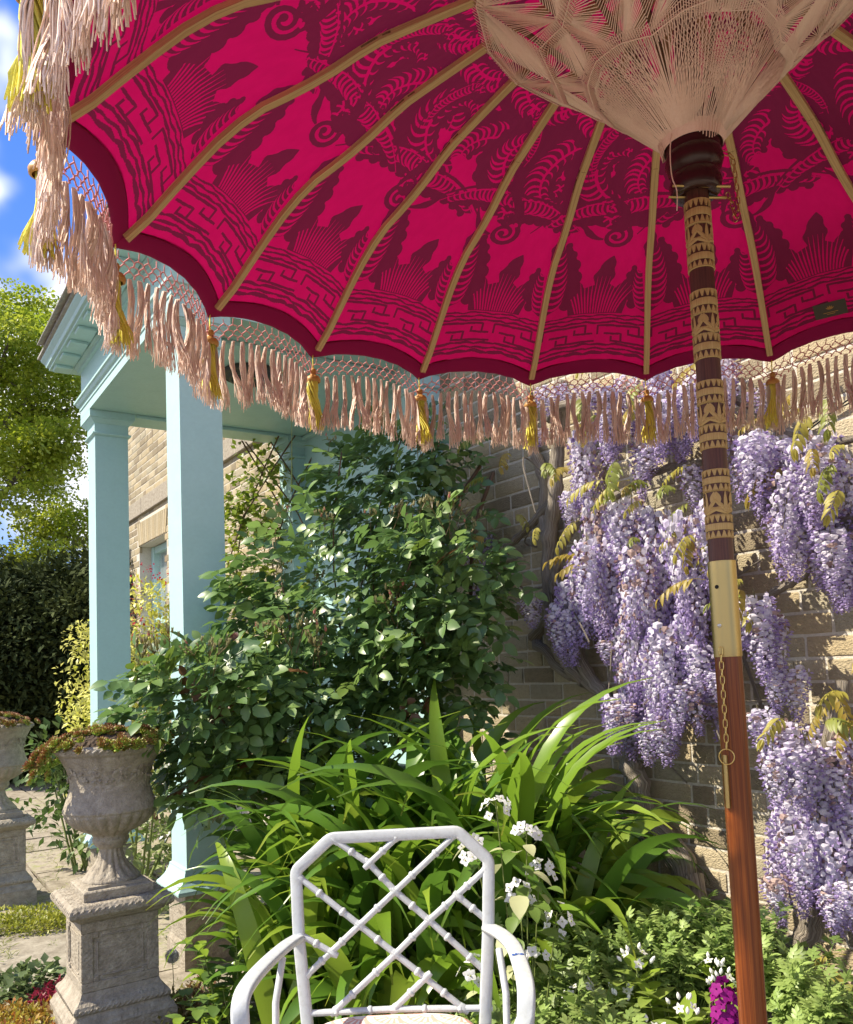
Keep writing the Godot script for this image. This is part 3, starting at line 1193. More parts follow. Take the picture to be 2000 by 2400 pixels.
func chain(o: Node3D, path: Array) -> void:
	# links along a path, each turned a quarter against the last
	var c := Node3D.new()
	var key := str(o.get_instance_id()) + "chain"
	c.name = "chain" if not taken.has(key) else "chain_%03d" % taken[key]
	taken[key] = taken.get(key, 0) + 1
	o.add_child(c)
	var mb := MB.new()
	var ring := []
	for i in 13:
		var a := TAU * i / 12.0
		ring.append(Vector3(cos(a) * 0.0036, clampf(sin(a) * 1.5, -1, 1) * 0.0078, 0))
	mb.tube(ring, [0.0009], 5, false)
	var link := mb.mesh()
	var pts := smooth_path(path, 8)
	var run := 0.0
	var n := 0
	for i in pts.size() - 1:
		var a: Vector3 = pts[i]
		var b: Vector3 = pts[i + 1]
		var l := (b - a).length()
		while run < l:
			var d := (b - a).normalized()
			var y := d
			var x := y.cross(Vector3(0.3, 0.2, 1)).normalized()
			var bs := Basis(x, y, x.cross(y))
			bs = bs * Basis(Vector3.UP, (n % 2) * PI / 2 + 0.4)
			part(c, "link", link, M.gold_chain, Transform3D(bs, a + d * run))
			run += 0.0132
			n += 1
		run -= l


func web(o: Node3D) -> void:
	# cords strung in fans between the struts, from the ribs down to the collar
	var S := func(k: float, q: float) -> Vector3:
		var kk := floor(k)
		var f: float = k - kk
		var out := []
		for e in 2:
			var a := rib_angle(kk + e)
			var top := dome(0.414, a) - Vector3(0, 0.010, 0)
			var low := Vector3(sin(a) * 0.056, 2.296, -cos(a) * 0.056)
			out.append(low.lerp(top, q) + Vector3(0, 0.012, 0) * sin(PI * q))
		return (out[0] as Vector3).lerp(out[1], f)
	var w := Node3D.new()
	w.name = "string_web"
	o.add_child(w)
	var thin := 0.00105
	for k in RIBS:
		var mb := MB.new()
		var f := 1 if k % 2 == 0 else 0
		var K := float(k)
		# upper tier: two triangles, one from each side
		var n := 25
		for i in n + 1:
			var q := clampf(float(i) / n + rf(-0.006, 0.006), 0, 1)
			if rng.randf() < 0.03:
				continue
			if f == 0:
				mb.tube([S.call(K, 0.98 - 0.02 * q), S.call(K + 0.999, lerpf(0.99, 0.60, q))], [thin], 3, false)
				mb.tube([S.call(K + 0.999, 0.60 + 0.01 * q) - Vector3(0, 0.001, 0), S.call(K, lerpf(0.96, 0.62, q)) - Vector3(0, 0.001, 0)], [thin], 3, false)
			else:
				mb.tube([S.call(K + 0.999, 0.98 - 0.02 * q), S.call(K, lerpf(0.99, 0.60, q))], [thin], 3, false)
				mb.tube([S.call(K, 0.60 + 0.01 * q) - Vector3(0, 0.001, 0), S.call(K + 0.999, lerpf(0.96, 0.62, q)) - Vector3(0, 0.001, 0)], [thin], 3, false)
		# middle tier: the triangles lean the other way
		for i in 22:
			var q := clampf(i / 21.0 + rf(-0.007, 0.007), 0, 1)
			if rng.randf() < 0.03:
				continue
			if f == 0:
				mb.tube([S.call(K + 0.999, 0.615), S.call(K, lerpf(0.60, 0.34, q))], [thin], 3, false)
				mb.tube([S.call(K, 0.345), S.call(K + 0.999, lerpf(0.60, 0.36, q)) - Vector3(0, 0.001, 0)], [thin], 3, false)
			else:
				mb.tube([S.call(K, 0.615), S.call(K + 0.999, lerpf(0.60, 0.34, q))], [thin], 3, false)
				mb.tube([S.call(K + 0.999, 0.345), S.call(K, lerpf(0.60, 0.36, q)) - Vector3(0, 0.001, 0)], [thin], 3, false)
		# lowest tier: from each point of the scalloped cord two threads run to the two gathering points beside it
		for i in 8:
			var kk := K + (i + rf(0.0, 0.4)) / 8.0
			var sector := floorf(kk / 4.75)
			var arc_q := 0.33 + 0.06 * sin(fposmod(kk / 4.75, 1.0) * PI)
			for e in 2:
				var foot := fposmod((sector + e) * 4.75, 19.0)
				var near_foot := lerpf(foot if foot > 0.01 or e == 0 else 19.0, kk, 0.10)
				if i % 2 == e:
					mb.tube([S.call(minf(kk + 0.03, 18.999), arc_q), S.call(minf(kk + 0.03, 18.999), 0.0)], [thin], 3, false)
				mb.tube([S.call(minf(kk, 18.999), arc_q), S.call(clampf(lerpf(kk, near_foot, 0.5), 0, 18.999), arc_q * 0.5) - Vector3(0, 0.0008 * e, 0), S.call(clampf(near_foot, 0, 18.999), 0.0)], [thin], 3, false)
		part(w, "cord_fan", mb.mesh(), M.thread)
	# knotted cords that run round
	for tier in [[0.335, 0.06, 4.75], [0.61, 0.0, 1.0], [0.985, 0.0, 1.0]]:
		var mb := MB.new()
		var pts := []
		for i in RIBS * 8 + 1:
			var K := i / 8.0
			var q: float = tier[0] + tier[1] * sin(fposmod(K / tier[2], 1.0) * PI)
			if tier[1] == 0.0 and tier[0] < 0.9:
				q += 0.035 * (1.0 if int(floor(K)) % 2 == 0 else -1.0) * (fposmod(K, 1.0) * 2.0 - 1.0)
			pts.append(S.call(minf(K, RIBS - 0.001), q) - Vector3(0, 0.0035, 0))
		mb.tube(pts, [0.0016], 4, false)
		for i in RIBS * 14:
			var K := i / 14.0
			var q: float = tier[0] + tier[1] * sin(fposmod(K / tier[2], 1.0) * PI)
			if tier[1] == 0.0 and tier[0] < 0.9:
				q += 0.035 * (1.0 if int(floor(K)) % 2 == 0 else -1.0) * (fposmod(K, 1.0) * 2.0 - 1.0)
			mb.tube([S.call(K, q - 0.035) - Vector3(0, 0.0022, 0), S.call(K, q) - Vector3(0, 0.0042, 0), S.call(K, q + 0.035) - Vector3(0, 0.0022, 0)], [0.0011], 3, false)
		part(w, "knotted_cord", mb.mesh(), M.thread)
	# the loose end that hangs by the collar
	var mb := MB.new()
	mb.tube(smooth_path([Vector3(-0.050, 2.30, 0.032), Vector3(-0.057, 2.26, 0.035), Vector3(-0.057, 2.21, 0.036), Vector3(-0.050, 2.18, 0.038), Vector3(-0.053, 2.14, 0.04)], 4), [0.0014], 4)
	part(w, "loose_cord", mb.mesh(), M.thread)
	# the web comes to drooping points on the collar
	mb = MB.new()
	for k in 60:
		var a := TAU * k / 60.0
		var dr := 0.020 * pow(absf(sin(a * 1.5 + 0.35)), 6.0)
		var hi := Vector3(sin(a) * 0.066, 2.312, -cos(a) * 0.066)
		mb.tube([hi, Vector3(sin(a) * 0.0575, 2.292 - dr, -cos(a) * 0.0575)], [0.0012], 3, false)
	mb.lathe([Vector3(0.056, 2.286, 0), Vector3(0.0605, 2.296, 0), Vector3(0.064, 2.31, 0)], 40)
	part(w, "collar_binding", mb.mesh(), M.thread)


func fringe(o: Node3D) -> void:
	var per := 15
	var total := RIBS * per
	# net: three rows of open meshes
	for k in RIBS:
		var mb := MB.new()
		for i in per:
			var c := k + (i + 0.5) / per
			var st := 1.0 / per
			var P := func(dx: float, row: float) -> Vector3:
				var w := 0.0018 * sin((c + dx) * 37.0 + row * 9.0)
				return rim_point(c + dx * st, 0.007 + row * 0.0142) + Vector3(w, w * 0.6, w)
			mb.tube([P.call(0.0, -0.3), P.call(0.0, 0.75)], [0.0015], 4, false)
			for row in 3:
				var off := 0.0 if row % 2 == 0 else 0.5
				for s in [-0.5, 0.5]:
					mb.tube([P.call(off, row + 0.75), P.call(off + s * 0.75, row + 1.15), P.call(off + s, row + 1.55)], [0.0016], 4, false)
				mb.tube([P.call(off + 0.5, row + 1.5), P.call(off + 0.5, row + 1.78)], [0.0021], 4, false)
		part(o, "fringe_net", mb.mesh(), M.net_cord)
	var kinds := []
	for i in 12:
		kinds.append(tassel(22, 0.170, 0.0078, 0.00118, 0.0095, 100 + i))
	var yellow := []
	for i in 3:
		yellow.append(tassel(46, 0.150, 0.0185, 0.0018, 0.009, 300 + i))
	var mb := MB.new()
	mb.lathe([Vector3(0.0155, -0.018, 0), Vector3(0.0205, -0.016, 0), Vector3(0.0215, -0.008, 0), Vector3(0.017, 0.000, 0), Vector3(0.009, 0.004, 0), Vector3(0.0075, 0.010, 0), Vector3(0.010, 0.016, 0), Vector3(0.008, 0.022, 0), Vector3(0.003, 0.025, 0), Vector3(0.0005, 0.025, 0)], 20)
	var bead := mb.mesh()
	mb = MB.new()
	mb.tube([Vector3(0, 0.02, 0), Vector3(0.001, 0.045, 0), Vector3(0, 0.07, 0)], [0.0018], 4)
	var cord := mb.mesh()
	for i in total:
		var K := (i + 0.5) / per + 0.0
		var p := rim_point(K, 0.063)
		# the breeze lifts the fringe a little, more on the windward side
		var wind := 0.05 + 0.16 * smoothstep(0.2, 0.0, K / RIBS)
		var b := Basis(Vector3(0, 0, 1), rf(-0.05, 0.05) - wind * 0.3) * Basis(Vector3(1, 0, 0), rf(-0.08, 0.08)) * Basis(Vector3.UP, rf(0, TAU))
		b = b.scaled(Vector3(rf(0.85, 1.25), rf(0.92, 1.06), rf(0.85, 1.25)))
		part(o, "tassel", kinds[rng.randi() % 12], M.cord, Transform3D(b, p))
	for k in RIBS:
		var p := rim_point(k, 0.062, 0.006)
		var y := part(o, "yellow_tassel", yellow[k % 3], M.yellow_cord, Transform3D(Basis(Vector3(0, 0, 1), rf(-0.06, 0.04)) * Basis(Vector3.UP, rf(0, TAU)), p))
		part(y, "wooden_bead", bead, M.bead)
		part(y, "hanging_cord", cord, M.yellow_cord)


# ---------------------------------------------------------------- ground, paving, house
const HOUSE := Vector3(-1.1156, 0, -3.8)   # foot of the near column's outer corner
const TURN := -0.97738                     # the house front runs at 56 degrees to the picture
var house_at := Transform3D(Basis(Vector3.UP, TURN), HOUSE)


func home(x: float, y: float, z: float) -> Vector3:
	return house_at * Vector3(x, y, z)


func ground() -> void:
	var mb := MB.new()
	var n := FastNoiseLite.new()
	n.seed = 3
	n.frequency = 1.7
	n.fractal_octaves = 4
	var xs := []
	for i in 61:
		var q := (i - 30) / 30.0
		xs.append(signf(q) * (absf(q) * 5.0 + pow(absf(q), 7.0) * 215.0))
	for zz in xs:
		for xx in xs:
			var p := Vector3(xx - 0.2, -0.02, zz - 4.0)
			if p.distance_to(Vector3(0, 0, -4)) < 9.0:
				p.y += n.get_noise_2d(p.x, p.z) * 0.018
			mb.vert(p, Vector2(p.x, p.z))
	for i in 60:
		for j in 60:
			var a := i * 61 + j
			mb.tri(a, a + 61, a + 1)
			mb.tri(a + 1, a + 61, a + 62)
	tag(part(self, "ground", mb.mesh(), M.soil), "dark bare soil of the beds under all the planting", "", "", "structure")


func paving() -> void:
	var o := Node3D.new()
	o.name = "paving"
	add_child(o)
	o.transform = house_at
	tag(o, "old flagstone terrace stained with moss beside the portico", "", "", "structure")
	var z := 3.1
	var row := 0
	while z > -1.25:
		var d := rf(0.42, 0.75)
		var x := -8.5 + rf(0, 0.4)
		var x_end := 0.55 if z < 1.4 else -0.1
		while x < x_end:
			var w := rf(0.5, 1.05)
			if x + w > x_end + 0.3:
				w = maxf(x_end - x, 0.3)
			var mb := MB.new()
			var s := Vector3(w - rf(0.014, 0.035), 0.05, d - rf(0.014, 0.035))
			# a flag with a worn, slightly uneven top
			var nx := 4
			var nz := 3
			var hs := []
			for i in (nx + 1) * (nz + 1):
				hs.append(rf(-0.003, 0.003))
			for j in nz + 1:
				for i in nx + 1:
					var e := 0.012 if (i == 0 or i == nx or j == 0 or j == nz) else 0.0
					var jx := rf(-0.006, 0.006) if e > 0 else 0.0
					mb.vert(Vector3((float(i) / nx - 0.5) * s.x + jx, 0.012 + hs[j * (nx + 1) + i] - e * 0.5, (float(j) / nz - 0.5) * s.z + jx))
			for j in nz:
				for i in nx:
					var a := j * (nx + 1) + i
					mb.tri(a, a + nx + 1, a + 1)
					mb.tri(a + 1, a + nx + 1, a + nx + 2)
			for sd in 4:
				var ids := []
				if sd == 0:
					for i in nx + 1: ids.append(nz * (nx + 1) + i)
				elif sd == 1:
					for j in nz + 1: ids.append((nz - j) * (nx + 1) + nx)
				elif sd == 2:
					for i in nx + 1: ids.append(nx - i)
				else:
					for j in nz + 1: ids.append(j * (nx + 1))
				for i in ids.size() - 1:
					var p: Vector3 = mb.v[ids[i]]
					var q: Vector3 = mb.v[ids[i + 1]]
					mb.quad(Vector3(p.x, -0.05, p.z), Vector3(q.x, -0.05, q.z), q, p)
			part(o, "flagstone", mb.mesh(), M.flag if rng.randf() < 0.62 else M.flag_b, Transform3D(Basis(Vector3.UP, rf(-0.01, 0.01)), Vector3(x + w * 0.5, rf(-0.004, 0.004), z - d * 0.5)))
			x += w
		z -= d
		row += 1


func seating_terrace() -> void:
	# the pale flags that the chair and parasol stand on, running back past the camera
	var o := Node3D.new()
	o.name = "terrace"
	add_child(o)
	tag(o, "pale flagstone seating terrace under the chair and parasol", "", "", "structure")
	var mb := MB.new()
	mb.box(Transform3D.IDENTITY, Vector3(0.888, 0.05, 0.588), 0.006)
	var slab := mb.mesh()
	for j in 12:
		for i in 12:
			var x := -4.6 + i * 0.9 + (0.45 if j % 2 == 1 else 0.0)
			var z := -1.42 + j * 0.6
			part(o, "flagstone", slab, M.flag_b, Transform3D(Basis.IDENTITY, Vector3(x, -0.012 + rf(-0.002, 0.002), z)))


func brick_meshes(depth: float) -> Array:
	# four rough bricks, 1 long and 1 high, sized by the part
	var out := []
	for k in 6:
		var r := RandomNumberGenerator.new()
		r.seed = 70 + k
		var mb := MB.new()
		var nx := 5
		var ny := 3
		for j in ny + 1:
			for i in nx + 1:
				var edge := i == 0 or i == nx or j == 0 or j == ny
				var corner := (i == 0 or i == nx) and (j == 0 or j == ny)
				var p := Vector3(float(i) / nx - 0.5, float(j) / ny - 0.5, depth * (0.30 if edge else 1.0) + r.randf_range(-0.0022, 0.0012))
				if edge:
					p.x += r.randf_range(-0.006, 0.006)
					p.y += r.randf_range(-0.02, 0.02)
				if corner:
					p *= Vector3(0.985, 0.95, 1)
				mb.vert(p)
		# pull the inner ring out to the arris, so that the face is flat with a worn edge
		for j in ny + 1:
			for i in nx + 1:
				var id := j * (nx + 1) + i
				var p := mb.v[id]
				if i == 1: p.x = -0.475 + r.randf_range(-0.006, 0.01)
				if i == nx - 1: p.x = 0.475 + r.randf_range(-0.01, 0.006)
				if j == 1: p.y = -0.41 + r.randf_range(-0.02, 0.03)
				if j == ny - 1: p.y = 0.41 + r.randf_range(-0.03, 0.02)
				mb.v[id] = p
		for j in ny:
			for i in nx:
				var a := j * (nx + 1) + i
				mb.tri(a, a + 1, a + nx + 1)
				mb.tri(a + 1, a + nx + 2, a + nx + 1)
		for i in nx:
			var p := mb.v[i]
			var q := mb.v[i + 1]
			mb.quad(Vector3(p.x, p.y, -0.03), Vector3(q.x, q.y, -0.03), q, p)
			p = mb.v[ny * (nx + 1) + i]
			q = mb.v[ny * (nx + 1) + i + 1]
			mb.quad(p, q, Vector3(q.x, q.y, -0.03), Vector3(p.x, p.y, -0.03))
		for j in ny:
			var p := mb.v[j * (nx + 1)]
			var q := mb.v[(j + 1) * (nx + 1)]
			mb.quad(Vector3(p.x, p.y, -0.03), p, q, Vector3(q.x, q.y, -0.03))
			p = mb.v[j * (nx + 1) + nx]
			q = mb.v[(j + 1) * (nx + 1) + nx]
			mb.quad(p, Vector3(p.x, p.y, -0.03), Vector3(q.x, q.y, -0.03), q)
		out.append(mb)
	return out


const WALL_Z := -1.5
const WIN := [-6.35, -5.25, 1.05, 2.86]   # the window's opening: left, right, sill, head


func house_wall() -> void:
	var o := thing("house_wall", "yellow brown brick house front behind the wisteria, rose and portico", "brick wall")
	o.transform = house_at
	var mb := MB.new()
	# the wall behind the bricks, in four blocks round the window
	var blocks := [[-7.4, WIN[0], 0.0, 7.0], [WIN[1], 6.0, 0.0, 7.0], [WIN[0], WIN[1], 0.0, WIN[2]], [WIN[0], WIN[1], WIN[3], 7.0]]
	for b in blocks:
		mb.box(Transform3D(Basis.IDENTITY, Vector3((b[0] + b[1]) * 0.5, (b[2] + b[3]) * 0.5 - 0.1 * (1.0 if b[2] == 0.0 else 0.0), WALL_Z - 0.153)), Vector3(b[1] - b[0], b[3] - b[2] + (0.2 if b[2] == 0.0 else 0.0), 0.3))
	part(o, "mortar_core", mb.mesh(), M.mortar)
	var kinds := brick_meshes(0.0055)
	var meshes := []
	for k in kinds:
		meshes.append(k.mesh())
	var ch := 0.0795
	var places := []
	for c in 88:
		var y := 0.04 + c * ch
		var x := -7.4 + fposmod(c * 0.11, 0.1)
		var stretch := c % 2 == 0
		var i := 0
		while x < 5.2:
			var w: float = 0.225 + rng.randf_range(-0.008, 0.008)
			if (c % 2 == 1 and i % 2 == 0) or rng.randf() < 0.07:
				w = 0.112
			var mid := x + w * 0.5
			var in_win: bool = mid > WIN[0] - 0.02 and mid < WIN[1] + 0.02 and y > WIN[2] - 0.03 and y < WIN[3] + 0.30
			var band := y > 3.22 and y < 3.42
			var seen := (mid > -0.6) or (mid < -2.0 and y > 0.4)
			if not in_win and not band and (seen or y > 3.3):
				if not (mid < -0.6 and mid > -2.0 and y < 3.3):
					places.append([mid, y + ch * 0.5 - 0.04, w - rf(0.008, 0.013), ch - rf(0.008, 0.012)])
			x += w
			i += 1
	# the ones that show largest are parts of their own
	var eye := house_at.affine_inverse() * Vector3(0, 1.3, 0)
	var ranked := []
	for p in places:
		var at := Vector3(p[0], p[1], WALL_Z)
		var w := house_at * at
		var d := eye.distance_to(at)
		# plainly in the picture: between its edges and under the parasol's fringe
		var sx: float = w.x / -w.z
		var inside: bool = sx < 0.52 and sx > -0.1 and p[1] < 2.4
		ranked.append([d + (0.0 if inside else 100.0), p])
	ranked.sort_custom(func(a, b): return a[0] < b[0])
	var joined := []
	for k in 6:
		joined.append(MB.new())
	for k in ranked.size():
		var p: Array = ranked[k][1]
		var x := Transform3D(Basis.IDENTITY.scaled(Vector3(p[2], p[3], 1.0)), Vector3(p[0], p[1], WALL_Z - 0.003))
		x = x.translated_local(Vector3(0, 0, rf(-0.0015, 0.002)))
		var v := rng.randi() % 6
		if k < 300:
			part(o, "brick", meshes[v], M["brick_%d" % (rng.randi() % 6)], x)
		else:
			var j: MB = joined[rng.randi() % 6]
			var src: MB = kinds[v]
			var off := j.v.size()
			for q in src.v:
				j.vert(x * q)
			for q in src.t:
				j.t.push_back(q + off)
	for k in 6:
		tag(part(o, "brickwork", joined[k].mesh(), M["brick_%d" % k]), "", "", "", "stuff")
	# stone band, sill, gauged lintel
	mb = MB.new()
	var x0 := -7.42
	while x0 < 6.0:
		var l := rf(0.9, 1.3)
		mb.box(Transform3D(Basis.IDENTITY, Vector3(x0 + l * 0.5, 3.32, WALL_Z - 0.02)), Vector3(l - 0.006, 0.195, 0.11), 0.006)
		x0 += l
	part(o, "string_course", mb.mesh(), M.stone)
	mb = MB.new()
	mb.run([Vector2(WALL_Z - 0.32, 6.99), Vector2(WALL_Z + 0.03, 6.99), Vector2(WALL_Z + 0.05, 7.08), Vector2(WALL_Z + 0.17, 7.16), Vector2(WALL_Z + 0.17, 7.26), Vector2(WALL_Z - 0.32, 7.34), Vector2(WALL_Z - 0.32, 6.99)], -7.6, 6.0)
	part(o, "stone_coping", mb.mesh(), M.stone)
	for i in 15:
		mb = MB.new()
		var q := (i - 7) / 7.0
		var cx := lerpf(WIN[0], WIN[1], (i + 0.5) / 15.0)
		mb.box(Transform3D(Basis(Vector3(0, 0, 1), -q * 0.22), Vector3(cx + q * 0.03, WIN[3] + 0.145, WALL_Z - 0.02)), Vector3(0.068, 0.27 + absf(q) * 0.012, 0.06), 0.004)
		part(o, "lintel_brick", mb.mesh(), M["brick_%d" % [0, 2, 5][i % 3]])
	mb = MB.new()
	mb.box(Transform3D(Basis.IDENTITY, Vector3((WIN[0] + WIN[1]) * 0.5, WIN[2] - 0.04, WALL_Z - 0.06)), Vector3(1.3, 0.085, 0.26), 0.006)
	part(o, "sill", mb.mesh(), M.stone)
	# window
	mb = MB.new()
	var wz := WALL_Z - 0.19
	var wm: float = (WIN[0] + WIN[1]) * 0.5
	var hh: float = (WIN[2] + WIN[3]) * 0.5
	for sx in [-1.0, 1.0]:
		mb.box(Transform3D(Basis.IDENTITY, Vector3(wm + sx * 0.505, hh, wz)), Vector3(0.09, WIN[3] - WIN[2], 0.10), 0.008)
	for sy in [-1.0, 0.0, 1.0]:
		mb.box(Transform3D(Basis.IDENTITY, Vector3(wm, hh + sy * 0.86, wz - 0.004)), Vector3(0.92, 0.08, 0.08), 0.006)
	mb.box(Transform3D(Basis.IDENTITY, Vector3(wm, hh, wz - 0.008)), Vector3(0.035, 1.7, 0.05), 0.004)
	var win := part(o, "window", mb.mesh(), M.paint)
	mb = MB.new()
	for sx in [-1.0, 1.0]:
		for sy in [-1.0, 1.0]:
			mb.box(Transform3D(Basis.IDENTITY, Vector3(wm + sx * 0.235, hh + sy * 0.43, wz - 0.02)), Vector3(0.46, 0.78, 0.005))
	part(win, "pane", mb.mesh(), M.glass)
	mb = MB.new()
	mb.box(Transform3D(Basis.IDENTITY, Vector3(wm, hh, wz - 0.10)), Vector3(1.1, 1.85, 0.02))
	part(win, "curtain", mb.mesh(), M.curtain)
	# the two panelled leaves of the painted wall inside the portico
	mb = MB.new()
	mb.box(Transform3D(Basis.IDENTITY, Vector3(-1.0, 1.5, WALL_Z + 0.008)), Vector3(1.75, 3.0, 0.03))
	for sx in [-0.42, 0.42]:
		for y in [0.75, 2.1]:
			mb.box(Transform3D(Basis.IDENTITY, Vector3(-1.0 + sx, y, WALL_Z + 0.022)), Vector3(0.62, 1.1, 0.02), 0.008)
	part(o, "painted_doorway", mb.mesh(), M.paint)


const FAR_X := -1.73
const CAP := 3.02


func column(o: Node3D, x: float, z: float, w: float, pilaster := false, low := 0.0) -> void:
	# x, z: the middle of the shaft; w: its width
	var h := w * 0.5
	var hz := 0.065 if pilaster else h
	var mb := MB.new()
	mb.square([Vector2(0, 0.44 - low), Vector2(0, CAP - 0.155)], h, hz, x, z)
	var c := part(o, "pilaster" if pilaster else "column", mb.mesh(), M.paint)
	mb = MB.new()
	var b := low
	mb.square([Vector2(0.0, 0.335 - b), Vector2(0.062, 0.335 - b), Vector2(0.064, 0.345 - b), Vector2(0.062, 0.352 - b), Vector2(0.052, 0.362 - b), Vector2(0.036, 0.382 - b), Vector2(0.022, 0.408 - b), Vector2(0.016, 0.428 - b), Vector2(0.016, 0.436 - b), Vector2(0.008, 0.440 - b), Vector2(0.0065, 0.445 - b), Vector2(0.0065, 0.70 - b), Vector2(0.016, 0.71 - b), Vector2(0.018, 0.74 - b), Vector2(0.012, 0.752 - b), Vector2(0.0, 0.762 - b)], h, hz, x, z)
	part(c, "base", mb.mesh(), M.paint)
	mb = MB.new()
	var t := CAP
	mb.square([Vector2(0.0, t - 0.158), Vector2(0.012, t - 0.154), Vector2(0.017, t - 0.148), Vector2(0.017, t - 0.140), Vector2(0.004, t - 0.134), Vector2(0.003, t - 0.130), Vector2(0.003, t - 0.078), Vector2(0.010, t - 0.074), Vector2(0.024, t - 0.058), Vector2(0.030, t - 0.052), Vector2(0.030, t - 0.046), Vector2(0.038, t - 0.044), Vector2(0.038, t - 0.001)], h, hz, x, z)
	part(c, "capital", mb.mesh(), M.paint)
	mb = MB.new()
	mb.square([Vector2(0.03, -0.03), Vector2(0.028, 0.10), Vector2(0.018, 0.12), Vector2(0.02, 0.333 - b)], h, hz, x, z)
	part(c, "stone_block", mb.mesh(), M.stone)


func portico() -> void:
	var o := thing("portico", "pale turquoise painted portico with square columns and bracketed eaves", "portico")
	o.transform = house_at
	var w := 0.205
	column(o, -w * 0.5, -w * 0.5, w)
	column(o, FAR_X - w * 0.5, -w * 0.5, w, false, 0.06)
	column(o, -w * 0.5, WALL_Z + 0.07, w, true)
	column(o, FAR_X - w * 0.5, WALL_Z + 0.07, w, true)
	var x0 := FAR_X - w - 0.035
	var x1 := 0.035
	var z0 := WALL_Z + 0.005
	var z1 := 0.038
	# flat ceiling
	var mb := MB.new()
	mb.box(Transform3D(Basis.IDENTITY, Vector3((x0 + x1) * 0.5, CAP + 0.012, (z0 + z1) * 0.5)), Vector3(x1 - x0 - 0.004, 0.022, z1 - z0 - 0.004))
	part(o, "ceiling", mb.mesh(), M.paint)
	mb = MB.new()
	for s in [[x0 + 0.27, 1.0], [x1 - 0.27, -1.0]]:
		mb.box(Transform3D(Basis.IDENTITY, Vector3(s[0], CAP - 0.012, (z0 - 0.25) * 0.5)), Vector3(0.02, 0.024, -z0 - 0.25), 0.004)
	mb.box(Transform3D(Basis.IDENTITY, Vector3((x0 + x1) * 0.5, CAP - 0.016, z0 + 0.03)), Vector3(x1 - x0 - 0.06, 0.03, 0.05), 0.006)
	part(o, "ceiling_moulding", mb.mesh(), M.paint)
	# entablature: architrave with its crown, frieze, cornice
	var prof := [Vector2(0, 0.0), Vector2(0.0, 0.052), Vector2(0.006, 0.055), Vector2(0.006, 0.075), Vector2(0.018, 0.082), Vector2(0.026, 0.098), Vector2(0.036, 0.104), Vector2(0.036, 0.118), Vector2(0.004, 0.124)]
	mb = MB.new()
	var p2 := []
	for p in prof:
		p2.append(Vector2(p.x, CAP + 0.001 + p.y))
	mb.square(p2, (x1 - x0) * 0.5, (z1 - z0) * 0.5, (x0 + x1) * 0.5, (z0 + z1) * 0.5, false)
	part(o, "architrave", mb.mesh(), M.paint)
	mb = MB.new()
	mb.square([Vector2(-0.004, CAP + 0.12), Vector2(-0.004, CAP + 0.318)], (x1 - x0) * 0.5, (z1 - z0) * 0.5, (x0 + x1) * 0.5, (z0 + z1) * 0.5, false)
	part(o, "frieze", mb.mesh(), M.paint)
	mb = MB.new()
	var so := CAP + 0.36
	mb.square([Vector2(-0.004, CAP + 0.316), Vector2(0.014, CAP + 0.318), Vector2(0.016, CAP + 0.335), Vector2(0.034, CAP + 0.348), Vector2(0.035, so), Vector2(0.165, so + 0.001), Vector2(0.165, so + 0.016), Vector2(0.180, so + 0.022), Vector2(0.186, so + 0.042), Vector2(0.207, so + 0.068), Vector2(0.21, so + 0.08), Vector2(0.18, so + 0.082)], (x1 - x0) * 0.5, (z1 - z0) * 0.5, (x0 + x1) * 0.5, (z0 + z1) * 0.5, false)
	part(o, "cornice", mb.mesh(), M.paint)
	# flat brackets under the eaves
	mb = MB.new()
	mb.box(Transform3D(Basis.IDENTITY, Vector3.ZERO), Vector3(0.115, 0.022, 0.105), 0.004)
	var br := mb.mesh()
	var n := 10
	for i in n:
		var x := lerpf(x0 - 0.06, x1 + 0.06, (i + 0.0) / (n - 1))
		part(o, "bracket", br, M.paint, Transform3D(Basis.IDENTITY, Vector3(x, so - 0.0095, z1 + 0.098)))
	for s in [x0 - 0.098, x1 + 0.098]:
		for i in 6:
			part(o, "bracket", br, M.paint, Transform3D(Basis(Vector3.UP, PI / 2), Vector3(s, so - 0.0095, lerpf(z1 - 0.16, z0 + 0.12, i / 5.0))))
	# roof: weathered slates laid over a low slope
	mb = MB.new()
	mb.square([Vector2(0.206, so + 0.080), Vector2(0.226, so + 0.086), Vector2(0.226, so + 0.102), Vector2(-0.5, so + 0.248)], (x1 - x0) * 0.5, (z1 - z0) * 0.5, (x0 + x1) * 0.5, (z0 + z1) * 0.5)
	var roof := part(o, "roof", mb.mesh(), M.slate)
	var slope := atan2(0.146, 0.726)
	mb = MB.new()
	mb.box(Transform3D(Basis.IDENTITY, Vector3.ZERO), Vector3(0.235, 0.012, 0.36), 0.003)
	var sl := mb.mesh()
	for r in 2:
		for i in 12:
			var x := x0 - 0.14 + i * 0.24 + (0.12 if r == 1 else 0.0) + rf(-0.003, 0.003)
			if x > x1 + 0.06 - r * 0.27 or x < x0 - 0.06 + r * 0.27:
				continue
			part(roof, "roof_slate", sl, M.slate, Transform3D(Basis(Vector3(1, 0, 0), slope + rf(-0.01, 0.01)), Vector3(x, so + 0.143 + r * 0.055 + rf(0, 0.003), z1 + 0.085 - r * 0.25)))
	# round ceiling light with ringed dome
	mb = MB.new()
